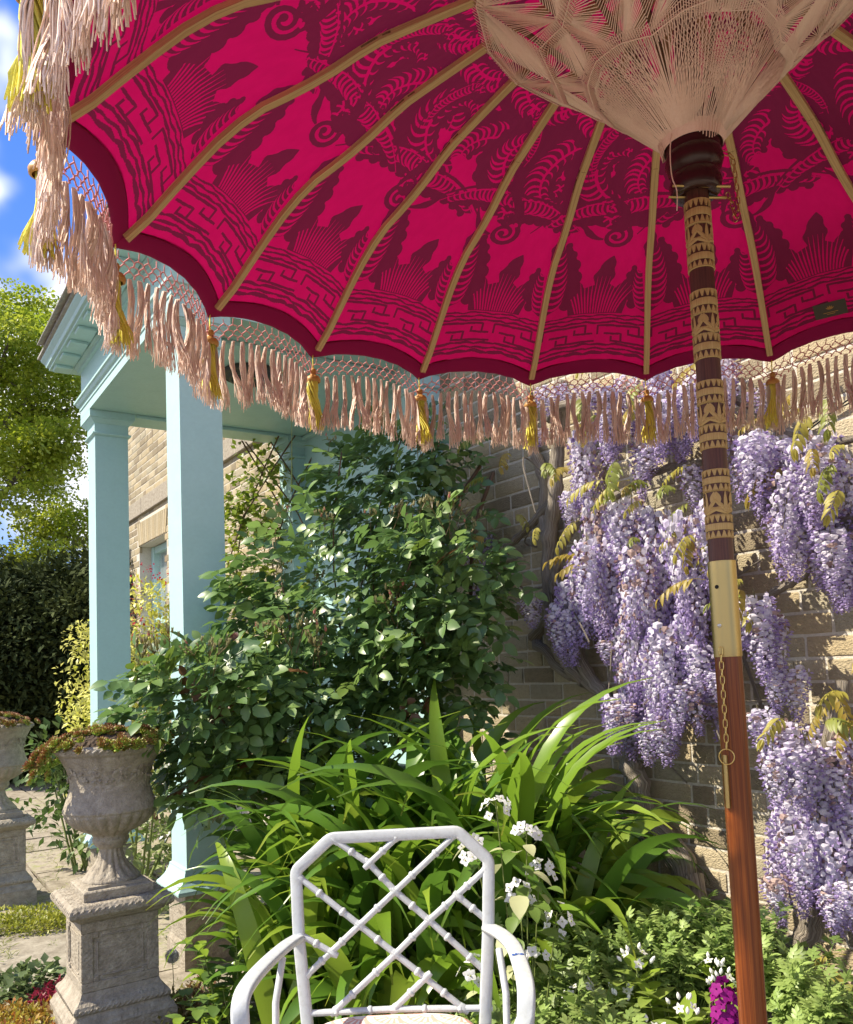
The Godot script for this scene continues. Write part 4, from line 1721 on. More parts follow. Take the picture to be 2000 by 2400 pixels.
	mb.lathe([Vector3(0.16, CAP - 0.0005, 0), Vector3(0.165, CAP - 0.02, 0), Vector3(0.15, CAP - 0.03, 0), Vector3(0.148, CAP - 0.022, 0), Vector3(0.128, CAP - 0.030, 0), Vector3(0.126, CAP - 0.044, 0), Vector3(0.108, CAP - 0.046, 0), Vector3(0.106, CAP - 0.036, 0), Vector3(0.088, CAP - 0.040, 0), Vector3(0.086, CAP - 0.054, 0), Vector3(0.068, CAP - 0.054, 0), Vector3(0.066, CAP - 0.044, 0), Vector3(0.03, CAP - 0.05, 0), Vector3(0.0005, CAP - 0.052, 0)], 40)
	var at := house_at.affine_inverse() * Vector3(-0.958, 0, -4.66)
	part(o, "ceiling_light", mb.mesh(), M.lamp_metal, Transform3D(Basis.IDENTITY, Vector3(at.x, 0, at.z)))


# ---------------------------------------------------------------- urns
func urn_pair(at: Vector3, turn: float, where: String) -> void:
	var top := 0.508
	var p := thing("pedestal", "square weathered stone pedestal with a sunk panel " + where, "pedestal", at, turn, "stone pedestals under the urns")
	var h := 0.135
	var mb := MB.new()
	mb.square([Vector2(0.05, -0.03), Vector2(0.05, 0.098), Vector2(0.044, 0.106)], h, h)
	part(p, "plinth", mb.mesh(), M.stone)
	mb = MB.new()
	mb.square([Vector2(0.044, 0.105), Vector2(0.038, 0.120), Vector2(0.028, 0.130), Vector2(0.026, 0.134), Vector2(0.032, 0.142), Vector2(0.033, 0.152), Vector2(0.026, 0.163), Vector2(0.014, 0.172), Vector2(0.006, 0.184), Vector2(0.0, 0.200)], h, h)
	for side in 4:
		for i in 17:
			var x := Transform3D(Basis(Vector3.UP, side * PI / 2), Vector3.ZERO) * Transform3D(Basis(Vector3(0, 0, 1), 0.7), Vector3(-0.152 + i * 0.019, 0.147, h + 0.029))
			mb.box(x, Vector3(0.022, 0.0085, 0.0115), 0.0035)
	part(p, "base_moulding", mb.mesh(), M.stone)
	mb = MB.new()
	mb.square([Vector2(-0.006, 0.199), Vector2(-0.006, 0.440)], h, h)
	# each face frames a sunk panel with notched corners
	for side in 4:
		var rot := Transform3D(Basis(Vector3.UP, side * PI / 2), Vector3.ZERO)
		for b in [[0.0, 0.2165, 0.27, 0.033], [0.0, 0.4215, 0.27, 0.037], [-0.1145, 0.318, 0.041, 0.17], [0.1145, 0.318, 0.041, 0.17], [-0.085, 0.242, 0.02, 0.02], [0.085, 0.242, 0.02, 0.02], [-0.085, 0.393, 0.02, 0.02], [0.085, 0.393, 0.02, 0.02]]:
			mb.box(rot * Transform3D(Basis.IDENTITY, Vector3(b[0], b[1], h - 0.005)), Vector3(b[2] - 0.0004, b[3], 0.010), 0.0025)
		for b in [[0.0, 0.250, 0.128, 0.004], [0.0, 0.386, 0.128, 0.004], [-0.079, 0.318, 0.004, 0.10], [0.079, 0.318, 0.004, 0.10]]:
			mb.box(rot * Transform3D(Basis.IDENTITY, Vector3(b[0], b[1], h - 0.004)), Vector3(b[2], b[3], 0.006), 0.0012)
	part(p, "die", mb.mesh(), M.stone)
	mb = MB.new()
	mb.square([Vector2(-0.003, 0.438), Vector2(0.006, 0.443), Vector2(0.016, 0.450), Vector2(0.020, 0.456), Vector2(0.036, 0.462), Vector2(0.046, 0.472), Vector2(0.048, 0.484), Vector2(0.043, 0.496), Vector2(0.034, 0.504), Vector2(0.030, 0.507), Vector2(-0.05, 0.508)], h, h)
	for side in 4:
		for i in 15:
			var x := Transform3D(Basis(Vector3.UP, side * PI / 2), Vector3.ZERO) * Transform3D(Basis(Vector3(0, 0, 1), 0.5), Vector3(-0.161 + i * 0.023, 0.489 + rf(-0.002, 0.002), h + 0.0435))
			mb.box(x, Vector3(0.019, 0.013, 0.009), 0.0038)
	part(p, "cap", mb.mesh(), M.stone)
	# the urn stands on it
	var u := thing("urn", "weathered stone urn with fluted bowl and flared rim " + where, "urn", at + Vector3(0, top, 0), turn, "stone garden urns")
	mb = MB.new()
	mb.square([Vector2(0, 0.0005), Vector2(0.0, 0.030), Vector2(-0.004, 0.034), Vector2(-0.016, 0.036), Vector2(-0.018, 0.046)], 0.122, 0.122)
	part(u, "foot_plate", mb.mesh(), M.stone)
	mb = MB.new()
	mb.lathe([Vector3(0.103, 0.045, 0), Vector3(0.105, 0.050, 0), Vector3(0.101, 0.056, 0), Vector3(0.094, 0.062, 0.05), Vector3(0.078, 0.078, 0.14), Vector3(0.060, 0.098, 0.16), Vector3(0.047, 0.122, 0.16), Vector3(0.041, 0.146, 0.14), Vector3(0.041, 0.156, 0.1), Vector3(0.046, 0.163, 0)], 60, 14)
	part(u, "stem", mb.mesh(), M.stone)
	mb = MB.new()
	mb.lathe([Vector3(0.045, 0.162, 0), Vector3(0.056, 0.170, 0), Vector3(0.065, 0.186, 0), Vector3(0.066, 0.196, 0), Vector3(0.062, 0.202, 0.0), Vector3(0.070, 0.214, 0.03), Vector3(0.095, 0.226, 0.07), Vector3(0.126, 0.244, 0.085), Vector3(0.149, 0.266, 0.08), Vector3(0.161, 0.287, 0.06), Vector3(0.164, 0.297, 0.02), Vector3(0.163, 0.300, 0)], 132, 22)
	part(u, "fluted_bowl", mb.mesh(), M.stone)
	mb = MB.new()
	mb.lathe([Vector3(0.163, 0.299, 0), Vector3(0.1685, 0.303, 0), Vector3(0.1685, 0.310, 0), Vector3(0.166, 0.315, 0), Vector3(0.160, 0.335, 0), Vector3(0.150, 0.362, 0), Vector3(0.143, 0.388, 0), Vector3(0.1425, 0.410, 0), Vector3(0.147, 0.436, 0), Vector3(0.157, 0.464, 0), Vector3(0.171, 0.490, 0), Vector3(0.180, 0.505, 0), Vector3(0.180, 0.512, 0), Vector3(0.190, 0.516, 0), Vector3(0.197, 0.526, 0), Vector3(0.197, 0.540, 0), Vector3(0.189, 0.548, 0), Vector3(0.172, 0.549, 0), Vector3(0.165, 0.53, 0), Vector3(0.16, 0.52, 0), Vector3(0.001, 0.515, 0)], 72)
	var body := part(u, "body", mb.mesh(), M.stone)
	# carved leaf swag round the neck, and a leaf moulding on the rim
	mb = MB.new()
	for i in 110:
		var a := rf(0, TAU)
		var y := rf(0.425, 0.475)
		var r := lerpf(0.1435, 0.163, (y - 0.42) / 0.055) + 0.001
		var x := Transform3D(Basis(Vector3.UP, a), Vector3.ZERO) * Transform3D(Basis(Vector3(0, 0, 1), rf(0, TAU)), Vector3(0, y, r))
		x = x * Transform3D(Basis(Vector3(1, 0, 0), PI / 2), Vector3.ZERO)
		mb.leaf(x, 0.030, 0.014, -0.25, 0.15, 3)
	for i in 40:
		var a := TAU * i / 40.0 + rf(-0.03, 0.03)
		var c := Vector3(sin(a) * 0.155, 0.428 + 0.012 * sin(a * 4.0) + rf(-0.006, 0.006), cos(a) * 0.155) * Vector3(0.95, 1, 0.95)
		mb.tube([c - Vector3(0, 0.005, 0), c, c + Vector3(0, 0.005, 0)], [0.003, 0.0062, 0.003], 6)
	part(body, "carved_swag", mb.mesh(), M.stone)
	mb = MB.new()
	for i in 52:
		var a := TAU * i / 52.0
		var x := Transform3D(Basis(Vector3.UP, a), Vector3.ZERO) * Transform3D(Basis(Vector3(0, 0, 1), 0.6), Vector3(0, 0.533, 0.1965))
		mb.box(x, Vector3(0.022, 0.011, 0.008), 0.0034)
	part(body, "rim_moulding", mb.mesh(), M.stone)


func rosette_mesh(n: int, sd: int, tip: Color, base: Color) -> ArrayMesh:
	# a houseleek: pointed fleshy leaves in a spiral, upright in the middle
	var r := RandomNumberGenerator.new()
	r.seed = sd
	var mb := MB.new()
	mb.coloured = true
	for i in n:
		var q := float(i) / n
		var a := i * 2.39996
		var lift := lerpf(0.10, 1.25, pow(q, 0.8)) + r.randf_range(-0.08, 0.08)
		var l := lerpf(0.0215, 0.011, q) * r.randf_range(0.9, 1.1)
		var w := l * 0.66
		var x := Transform3D(Basis(Vector3.UP, a), Vector3.ZERO) * Transform3D(Basis(Vector3(0, 0, 1), lift), Vector3(0.0035, 0.006 + 0.004 * q, 0))
		for j in 4:
			var f := j / 3.0
			var hw: float = w * [0.32, 0.5, 0.42, 0.03][j]
			var th: float = w * [0.16, 0.22, 0.16, 0.02][j]
			mb.col = base.lerp(tip, clampf(smoothstep(0.55, 1.0, f) * 0.9 + q * 0.18, 0, 1))
			for p in [Vector3(l * f, th + 0.3 * l * f * f, 0), Vector3(l * f, 0.3 * l * f * f, -hw), Vector3(l * f, -th + 0.3 * l * f * f, 0), Vector3(l * f, 0.3 * l * f * f, hw)]:
				mb.vert(x * p)
		var b := mb.v.size() - 16
		for j in 3:
			for e in 4:
				var c := b + j * 4 + e
				var d := b + j * 4 + (e + 1) % 4
				mb.tri(c, c + 4, d)
				mb.tri(d, c + 4, d + 4)
	return mb.mesh()


var rosettes := []


func houseleeks(at: Vector3, label: String, count: int, red: float) -> void:
	var o := thing("houseleek_clump", label, "houseleeks", at, 0.0, "houseleeks crowding the urns")
	var mb := MB.new()
	mb.lathe([Vector3(0.172, 0.0, 0), Vector3(0.165, 0.022, 0), Vector3(0.12, 0.04, 0), Vector3(0.05, 0.05, 0), Vector3(0.001, 0.052, 0)], 24)
	part(o, "soil", mb.mesh(), M.soil)
	for i in count:
		var a := rf(0, TAU)
		var r := sqrt(rf(0.0, 1.0)) * 0.215
		var h := 0.045 - 0.045 * pow(r / 0.2, 2.0) + rf(-0.004, 0.012)
		var lean := r / 0.2 * 0.75
		# the mat spills over the rim, most on the left
		if i > count * 0.62:
			a = PI + rf(-0.9, 0.75)
			r = rf(0.19, 0.275)
			h = -0.005 - pow(maxf(r - 0.2, 0.0) / 0.075, 1.2) * rf(0.04, 0.155)
			lean = 1.1
		elif i > count * 0.5:
			a = rf(-2.6, -0.2)
			r = rf(0.185, 0.215)
			h = rf(-0.012, 0.012)
			lean = 0.9
		var p := Vector3(cos(a) * r, h, -sin(a) * r)
		var b := Basis(Vector3(cos(a), 0, -sin(a)).cross(Vector3.UP).normalized(), -lean + rf(-0.25, 0.25)) * Basis(Vector3.UP, rf(0, TAU))
		var s := rf(0.8, 1.4)
		part(o, "rosette", rosettes[(0 if rng.randf() < red else 3) + rng.randi() % 3], M.plain_leaf, Transform3D(b.scaled(Vector3(s, s, s)), p))


func urns() -> void:
	rosettes = []
	for k in 3:
		rosettes.append(rosette_mesh(24, 500 + k, Color(0.36, 0.022, 0.028), Color(0.28, 0.34, 0.06)))
	for k in 3:
		rosettes.append(rosette_mesh(24, 510 + k, Color(0.34, 0.06, 0.03), Color(0.36, 0.56, 0.08)))
	urn_pair(Vector3(-1.228, 0, -3.2), TURN, "in front of the portico columns")
	urn_pair(Vector3(-2.6, 0, -5.02), TURN, "cut off by the left edge")
	houseleeks(Vector3(-1.228, 1.055, -3.2), "red and green houseleeks spilling over the near urn", 210, 0.45)
	houseleeks(Vector3(-2.6, 1.055, -5.02), "dull pink houseleeks filling the urn at the left edge", 110, 0.8)


# ---------------------------------------------------------------- chair
func chair() -> void:
	var o := thing("armchair", "white cast metal armchair with bamboo lattice back", "garden chair", Vector3(-0.113, 0, -1.85))
	var outer := smooth_corners([Vector3(-0.205, 0.40, -0.195), Vector3(-0.213, 0.474, -0.208), Vector3(-0.231, 0.647, -0.236), Vector3(-0.238, 0.807, -0.26), Vector3(-0.151, 0.881, -0.266), Vector3(0.167, 0.889, -0.245), Vector3(0.239, 0.821, -0.23), Vector3(0.23, 0.67, -0.207), Vector3(0.212, 0.478, -0.18), Vector3(0.206, 0.40, -0.165)], 0.011)
	var mb := MB.new()
	bar(mb, outer, 0.0148, 0.0105, Vector3(-0.068, 0.149, 0.986))
	part(o, "back_frame", mb.mesh(), M.white_paint)
	var slats := [
		[Vector3(-0.142, 0.878, -0.263), Vector3(-0.055, 0.819, -0.25), Vector3(0.008, 0.754, -0.235), Vector3(0.088, 0.686, -0.22), Vector3(0.218, 0.569, -0.194)],
		[Vector3(-0.228, 0.79, -0.256), Vector3(-0.082, 0.678, -0.23), Vector3(0.004, 0.612, -0.214), Vector3(0.160, 0.491, -0.186)],
		[Vector3(0.160, 0.882, -0.244), Vector3(0.008, 0.754, -0.235), Vector3(-0.082, 0.678, -0.23), Vector3(-0.212, 0.568, -0.223)],
		[Vector3(0.231, 0.80, -0.227), Vector3(0.088, 0.686, -0.22), Vector3(0.004, 0.612, -0.214), Vector3(-0.143, 0.490, -0.206)],
		[Vector3(0.014, 0.878, -0.253), Vector3(-0.055, 0.819, -0.249)],
		[Vector3(-0.228, 0.66, -0.236), Vector3(-0.150, 0.617, -0.226)],
		[Vector3(0.162, 0.738, -0.222), Vector3(0.226, 0.684, -0.211)],
		[Vector3(0.075, 0.559, -0.201), Vector3(0.0, 0.494, -0.197)],
		[Vector3(-0.210, 0.484, -0.209), Vector3(-0.002, 0.491, -0.196), Vector3(0.214, 0.490, -0.182)]]
	for s in slats:
		mb = MB.new()
		mb.tube(s, [0.0078], 10)
		var l: Vector3 = s[s.size() - 1] - s[0]
		for i in s.size() - 1:
			var a: Vector3 = s[i]
			var b: Vector3 = s[i + 1]
			var d := (b - a).normalized()
			# bamboo knuckles
			for q in ([0.5] if (b - a).length() < 0.14 else [0.33, 0.72]):
				var c := a.lerp(b, q)
				mb.tube([c - d * 0.006, c - d * 0.003, c, c + d * 0.003, c + d * 0.006], [0.0078, 0.0100, 0.0108, 0.0100, 0.0078], 10)
		# fillets where bars cross
		for i in s.size():
			var c: Vector3 = s[i]
			mb.tube([c - l.normalized() * 0.016, c, c + l.normalized() * 0.016], [0.0068, 0.0102, 0.0068], 10)
		part(o, "lattice_bar", mb.mesh(), M.white_paint)
	# arms
	for sd in [-1.0, 1.0]:
		mb = MB.new()
		var p := []
		if sd < 0:
			p = smooth_path([Vector3(-0.232, 0.652, -0.236), Vector3(-0.247, 0.662, -0.15), Vector3(-0.268, 0.668, -0.02), Vector3(-0.279, 0.672, 0.10), Vector3(-0.282, 0.662, 0.165), Vector3(-0.279, 0.62, 0.185), Vector3(-0.271, 0.52, 0.175), Vector3(-0.265, 0.42, 0.165)], 5)
		else:
			p = smooth_path([Vector3(0.228, 0.668, -0.207), Vector3(0.256, 0.668, -0.15), Vector3(0.276, 0.665, -0.07), Vector3(0.279, 0.667, 0.05), Vector3(0.278, 0.662, 0.15), Vector3(0.273, 0.62, 0.18), Vector3(0.262, 0.52, 0.175), Vector3(0.254, 0.42, 0.165)], 5)
		bar(mb, p, 0.0180, 0.009, Vector3(0, 1, 0.12))
		var arm := part(o, "arm", mb.mesh(), M.white_paint)
		mb = MB.new()
		mb.tube([Vector3(0.245 * sd, 0.655, -0.09), Vector3(0.252 * sd, 0.58, -0.03), Vector3(0.245 * sd, 0.44, 0.02)], [0.008], 8)
		mb.tube([Vector3(0.264 * sd, 0.60, 0.15), Vector3(0.252 * sd, 0.52, 0.06), Vector3(0.240 * sd, 0.44, -0.06)], [0.008], 8)
		part(arm, "arm_brace", mb.mesh(), M.white_paint)
		if sd > 0:
			# a smear of blue paint on the arm's top
			mb = MB.new()
			for k in 7:
				var c := Vector3(0.2785 + rf(-0.012, 0.012), 0.6762, 0.012 + rf(-0.004, 0.004))
				mb.tube([c - Vector3(0, 0.0006, 0), c + Vector3(0, 0.0004, 0)], [rf(0.002, 0.005)], 7)
			part(arm, "blue_paint_mark", mb.mesh(), M.blue_mark)
	# seat frame and legs
	mb = MB.new()
	mb.tube([Vector3(-0.225, 0.415, -0.18), Vector3(0.218, 0.415, -0.155), Vector3(0.258, 0.415, 0.205), Vector3(-0.262, 0.415, 0.205), Vector3(-0.225, 0.415, -0.18)], [0.014], 8)
	for i in 6:
		var q := (i + 0.5) / 6.0
		mb.tube([Vector3(lerpf(-0.22, 0.215, q), 0.413, -0.17), Vector3(lerpf(-0.255, 0.252, q), 0.413, 0.2)], [0.008], 6)
	part(o, "seat_frame", mb.mesh(), M.white_paint)
	for l in [[-0.205, -0.19, -0.25, -0.27], [0.206, -0.165, 0.24, -0.25], [-0.26, 0.19, -0.262, 0.20], [0.254, 0.19, 0.256, 0.20]]:
		mb = MB.new()
		var a := Vector3(l[0], 0.42, l[1])
		var b := Vector3(l[2], 0.0, l[3])
		mb.tube([a, a.lerp(b, 0.45), a.lerp(b, 0.48), a.lerp(b, 0.5), a.lerp(b, 0.52), a.lerp(b, 0.55), b], [0.014, 0.013, 0.017, 0.0175, 0.017, 0.013, 0.012], 10)
		part(o, "leg", mb.mesh(), M.white_paint)
	# cushion: rounded box with a printed cover and piping
	var cu := thing("seat_cushion", "pink and white scallop printed cushion on the white armchair", "cushion", Vector3(-0.113, 0.446, -1.85))
	mb = MB.new()
	var nn := 40
	for j in 9:
		var v := j / 8.0
		var ph := (v - 0.5) * PI
		for i in nn + 1:
			var a := TAU * i / nn
			var sq := Vector2(signf(cos(a)) * pow(absf(cos(a)), 0.45), signf(sin(a)) * pow(absf(sin(a)), 0.45))
			var k := pow(cos(ph), 0.28) if j > 0 and j < 8 else 0.0
			var p := Vector3(sq.x * 0.205 * k * (1.0 + 0.1 * sq.y), signf(sin(ph)) * pow(absf(sin(ph)), 0.7) * 0.026 + 0.024, sq.y * 0.19 * k + 0.005)
			mb.vert(p, Vector2(p.x, p.z) * 6.5)
	for j in 8:
		for i in nn:
			var a := j * (nn + 1) + i
			mb.tri(a, a + nn + 1, a + 1)
			mb.tri(a + 1, a + nn + 1, a + nn + 2)
	part(cu, "cover", mb.mesh(), M.cushion)
	mb = MB.new()
	var pp := []
	for i in nn + 1:
		var a := TAU * i / nn
		pp.append(Vector3(signf(cos(a)) * pow(absf(cos(a)), 0.45) * 0.207 * (1.0 + 0.1 * signf(sin(a)) * pow(absf(sin(a)), 0.45)), 0.024, signf(sin(a)) * pow(absf(sin(a)), 0.45) * 0.192 + 0.005))
	mb.tube(pp, [0.004], 6, false)
	part(cu, "piping", mb.mesh(), M.cushion)


func smooth_corners(p: Array, r: float) -> Array:
	var out := [p[0]]
	for i in range(1, p.size() - 1):
		var b: Vector3 = p[i]
		var a: Vector3 = b + ((p[i - 1] as Vector3) - b).normalized() * r
		var d: Vector3 = b + ((p[i + 1] as Vector3) - b).normalized() * r
		out.append_array(bezier(a, b, d, 3))
	out.append(p[p.size() - 1])
	return out


func bar(mb: MB, pts: Array, w: float, t: float, face: Vector3) -> void:
	# a flat bar with rounded edges: half width w across, half thickness t along face
	var sides := 12
	var n := pts.size()
	var first := mb.v.size()
	for i in n:
		var d: Vector3 = (pts[mini(i + 1, n - 1)] - pts[maxi(i - 1, 0)]).normalized()
		var f := (face - d * face.dot(d))
		if f.length() < 0.15:
			f = Vector3(0, 0, 1) - d * d.z
		f = f.normalized()
		var s := d.cross(f)
		for k in sides + 1:
			var a := TAU * k / sides
			var c := Vector2(signf(cos(a)) * pow(absf(cos(a)), 0.6), signf(sin(a)) * pow(absf(sin(a)), 0.6))
			mb.vert(pts[i] + s * c.x * w + f * c.y * t)
	for i in n - 1:
		for k in sides:
			var a := first + i * (sides + 1) + k
			var b := a + sides + 1
			mb.tri(a, a + 1, b)
			mb.tri(a + 1, b + 1, b)
	for e in [0, n - 1]:
		var m := mb.vert(pts[e])
		for k in sides:
			var a: int = first + e * (sides + 1) + k
			if e == 0:
				mb.tri(m, a + 1, a)
			else:
				mb.tri(m, a, a + 1)


# ---------------------------------------------------------------- plants
func clump_mesh(n: int, radius: float, l: float, w: float, sd: int, flat := 1.0, fold := 0.2) -> ArrayMesh:
	# a loose clump of leaves
	var r := RandomNumberGenerator.new()
	r.seed = sd
	var mb := MB.new()
	mb.coloured = true
	for i in n:
		var d := Vector3(r.randf_range(-1, 1), r.randf_range(-1, 1), r.randf_range(-1, 1))
		if d.length() > 1.0:
			d = d.normalized()
		var p := d * radius * Vector3(1, flat, 1)
		var out := (d + Vector3(r.randf_range(-0.8, 0.8), r.randf_range(-0.5, 0.5), r.randf_range(-0.8, 0.8))).normalized()
		var up := Vector3(r.randf_range(-0.6, 0.6), 1.0, r.randf_range(-0.6, 0.6)).normalized()
		var g := r.randf_range(0.75, 1.25)
		mb.col = Color(g, g, g)
		mb.leaf(look_along(out, up, p), l * r.randf_range(0.7, 1.2), w * r.randf_range(0.8, 1.2), fold, r.randf_range(0.0, 0.4), 2)
	return mb.mesh()


func in_ball() -> Vector3:
	var d := Vector3.ONE
	while d.length() > 1.0:
		d = Vector3(rf(-1, 1), rf(-1, 1), rf(-1, 1))
	return d


func turned(s0: float, s1: float, at: Vector3) -> Transform3D:
	var s := rf(s0, s1)
	return Transform3D((Basis(Vector3.UP, rf(0, TAU)) * Basis(Vector3(1, 0, 0), rf(-0.5, 0.5))).scaled(Vector3(s, s, s)), at)


func bush(o: Node3D, called: String, balls: Array, mesh: Mesh, m: Material, per: int, s0: float, s1: float, c0: Color, c1: Color, shell := 0.5) -> void:
	# clumps through a set of ellipsoids (centre, radii), thicker towards their outsides
	var places := []
	var tints := []
	for b in balls:
		var n := int(per * (b[1].x * b[1].y + b[1].x * b[1].z) / 2.0) + 4
		for i in n:
			var d := in_ball()
			d = d.normalized() * lerpf(shell, 1.0, sqrt(rng.randf())) if rng.randf() < 0.8 else d
			var q: Vector3 = b[0] + d * b[1]
			places.append(turned(s0, s1, q))
			tints.append(c0.lerp(c1, rng.randf()) * rf(0.8, 1.2))
	many(o, called, mesh, m, places, tints)


func far_planting() -> void:
	# the oak: trunk, limbs, crown
	var oak_leaf := clump_mesh(74, 0.42, 0.135, 0.095, 601, 0.75)
	var o := thing("oak_tree", "tall spreading oak in fresh yellow green leaf beyond the garden", "tree", Vector3(-15.5, 0, -25))
	var mb := MB.new()
	mb.tube(smooth_path([Vector3(0, -0.3, 0), Vector3(0.1, 2, 0), Vector3(0.0, 4.5, 0.2), Vector3(0.3, 7, 0)], 4), [0.55, 0.5, 0.46, 0.44, 0.42, 0.4, 0.38, 0.36, 0.34, 0.3, 0.28, 0.26, 0.24], 12)
	part(o, "trunk", mb.mesh(), M.bark)
	var balls := []
	for i in 26:
		var a := i * 2.399 + rf(-0.2, 0.2)
		var h := 4.2 + 9.6 * (i / 25.0) + rf(-0.5, 0.5)
		var rad := 5.6 * sqrt(maxf(0.1, 1.0 - pow((h - 8.0) / 6.8, 2.0))) * rf(0.75, 1.0)
		var tip := Vector3(cos(a) * rad, h + rf(0.0, 0.8), sin(a) * rad)
		var root := Vector3(0.1, minf(h * 0.62, 7.0), 0.05)
		mb = MB.new()
		var mid := root.lerp(tip, 0.5) + Vector3(rf(-0.5, 0.5), rf(-0.4, 0.6), rf(-0.5, 0.5))
		mb.tube(smooth_path([root, mid, tip], 5), [0.2, 0.18, 0.16, 0.14, 0.12, 0.10, 0.09, 0.08, 0.06, 0.05, 0.03], 7)
		for j in 5:
			var q := rf(0.4, 0.95)
			var c := root.lerp(mid, q * 2.0) if q < 0.5 else mid.lerp(tip, q * 2.0 - 1.0)
			mb.tube([c, c + Vector3(rf(-0.7, 0.7), rf(-0.2, 0.6), rf(-0.7, 0.7)), c + Vector3(rf(-1.5, 1.5), rf(-0.3, 1.0), rf(-1.5, 1.5))], [0.06, 0.04, 0.015], 5)
		part(o, "limb", mb.mesh(), M.bark)
		balls.append([tip, Vector3(rf(1.2, 1.9), rf(0.5, 0.85), rf(1.2, 1.9))])
		balls.append([mid.lerp(tip, 0.55) + Vector3(rf(-1, 1), rf(0.1, 0.9), rf(-1, 1)), Vector3(rf(1.0, 1.6), rf(0.4, 0.7), rf(1.0, 1.6))])
		balls.append([tip + Vector3(rf(-1.6, 1.6), rf(-0.9, 0.9), rf(-1.6, 1.6)), Vector3(rf(0.7, 1.2), rf(0.35, 0.6), rf(0.7, 1.2))])
	bush(o, "crown", balls, oak_leaf, M.oak_leaf, 19, 0.65, 1.2, Color(0.31, 0.41, 0.025), Color(0.58, 0.63, 0.07), 0.2)
	# yew hedge, dark, behind the urns
	var yew := clump_mesh(90, 0.22, 0.10, 0.042, 603, 1.0, 0.1)
	o = thing("yew_hedge", "dark clipped yew hedge at the far left behind the urns", "hedge", Vector3(-6.2, 0, -11.2))
	mb = MB.new()
	for i in 9:
		mb.tube([Vector3(rf(-2.5, 2.5), -0.1, rf(-0.4, 0.4)), Vector3(rf(-2.6, 2.6), 1.6, rf(-0.4, 0.4))], [0.07, 0.03], 6)
	part(o, "stem", mb.mesh(), M.bark)
	balls = []
	for i in 42:
		balls.append([Vector3(-3.6 + i * 0.145, rf(0.5, 1.1) if i % 3 == 0 else rf(1.4, 2.35), rf(-0.6, 0.5)), Vector3(0.8, rf(0.7, 0.95), 0.7)])
	bush(o, "foliage", balls, yew, M.yew_leaf, 230, 0.8, 1.3, Color(0.035, 0.052, 0.018), Color(0.085, 0.105, 0.035), 0.55)
	# golden shrub between the columns and beyond
	var gold := clump_mesh(30, 0.12, 0.055, 0.030, 605)
	o = thing("golden_shrub", "bright golden leaved shrub glowing behind the far column", "shrub", Vector3(-2.95, 0, -7.3))
	mb = MB.new()
	for i in 8:
		mb.tube([Vector3(rf(-0.1, 0.1), -0.05, rf(-0.1, 0.1)), Vector3(rf(-0.1, 0.3), 0.8, rf(-0.2, 0.2)), Vector3(rf(-0.1, 0.5), 1.6, rf(-0.2, 0.2))], [0.015, 0.012, 0.006], 5)
	part(o, "stem", mb.mesh(), M.stem_brown)
	balls = [[Vector3(0.0, 1.3, 0), Vector3(0.22, 0.62, 0.3)], [Vector3(0.12, 0.8, 0.1), Vector3(0.3, 0.5, 0.3)], [Vector3(0.5, 1.72, 0.0), Vector3(0.2, 0.42, 0.25)], [Vector3(0.42, 1.0, 0.1), Vector3(0.3, 0.6, 0.3)]]
	bush(o, "foliage", balls, gold, M.plain_leaf, 330, 0.7, 1.2, Color(0.52, 0.55, 0.07), Color(0.74, 0.73, 0.24))
	o = thing("lime_shrub", "lime green shrub with red flowers under the house window", "shrub", Vector3(-2.5, 0, -7.6))
	mb = MB.new()
	for i in 6:
		mb.tube([Vector3(rf(-0.1, 0.1), -0.05, 0), Vector3(rf(-0.25, 0.25), 0.9, rf(-0.2, 0.2)), Vector3(rf(-0.35, 0.35), 2.0, rf(-0.2, 0.2))], [0.014, 0.01, 0.004], 5)
	part(o, "stem", mb.mesh(), M.stem_brown)
	bush(o, "foliage", [[Vector3(0.1, 1.45, 0), Vector3(0.32, 0.5, 0.3)], [Vector3(0.0, 0.8, 0), Vector3(0.36, 0.6, 0.3)]], gold, M.plain_leaf, 260, 0.7, 1.1, Color(0.25, 0.36, 0.03), Color(0.4, 0.5, 0.05))
	var red := clump_mesh(9, 0.05, 0.03, 0.02, 607)
	var pl := []
	var tn := []
	for i in 26:
		pl.append(turned(0.8, 1.3, Vector3(rf(-0.25, 0.3), rf(1.5, 2.3), rf(0.1, 0.35))))
		tn.append(Color(0.45, rf(0.02, 0.06), rf(0.04, 0.1)))
	many(o, "flower_cluster", red, M.petal, pl, tn)
	# leafy underplanting behind the urns and through the columns
	var broad := clump_mesh(24, 0.15, 0.085, 0.048, 609)
	o = thing("leafy_border_plant", "glossy leafy plant low down between the two urns", "shrub", Vector3(-2.42, 0, -5.75), 0.0, "border plants behind the urns")
	mb = MB.new()
	for i in 6:
		mb.tube([Vector3(rf(-0.1, 0.1), -0.05, 0), Vector3(rf(-0.3, 0.3), 0.7, rf(-0.2, 0.2))], [0.01, 0.004], 5)
	part(o, "stem", mb.mesh(), M.stem_green)
	bush(o, "foliage", [[Vector3(-0.15, 0.62, 0), Vector3(0.35, 0.32, 0.35)], [Vector3(0.15, 0.42, 0.1), Vector3(0.35, 0.36, 0.35)]], broad, M.plain_leaf, 120, 0.7, 1.1, Color(0.06, 0.11, 0.03), Color(0.12, 0.2, 0.04))
	o = thing("variegated_border_plant", "cream variegated leafy plant seen between the two columns", "shrub", Vector3(-1.62, 0, -4.7), 0.0, "border plants behind the urns")
	mb = MB.new()
	for i in 6:
		mb.tube([Vector3(rf(-0.1, 0.1), -0.05, 0), Vector3(rf(-0.3, 0.3), 0.7, rf(-0.2, 0.2))], [0.01, 0.004], 5)
	part(o, "stem", mb.mesh(), M.stem_green)
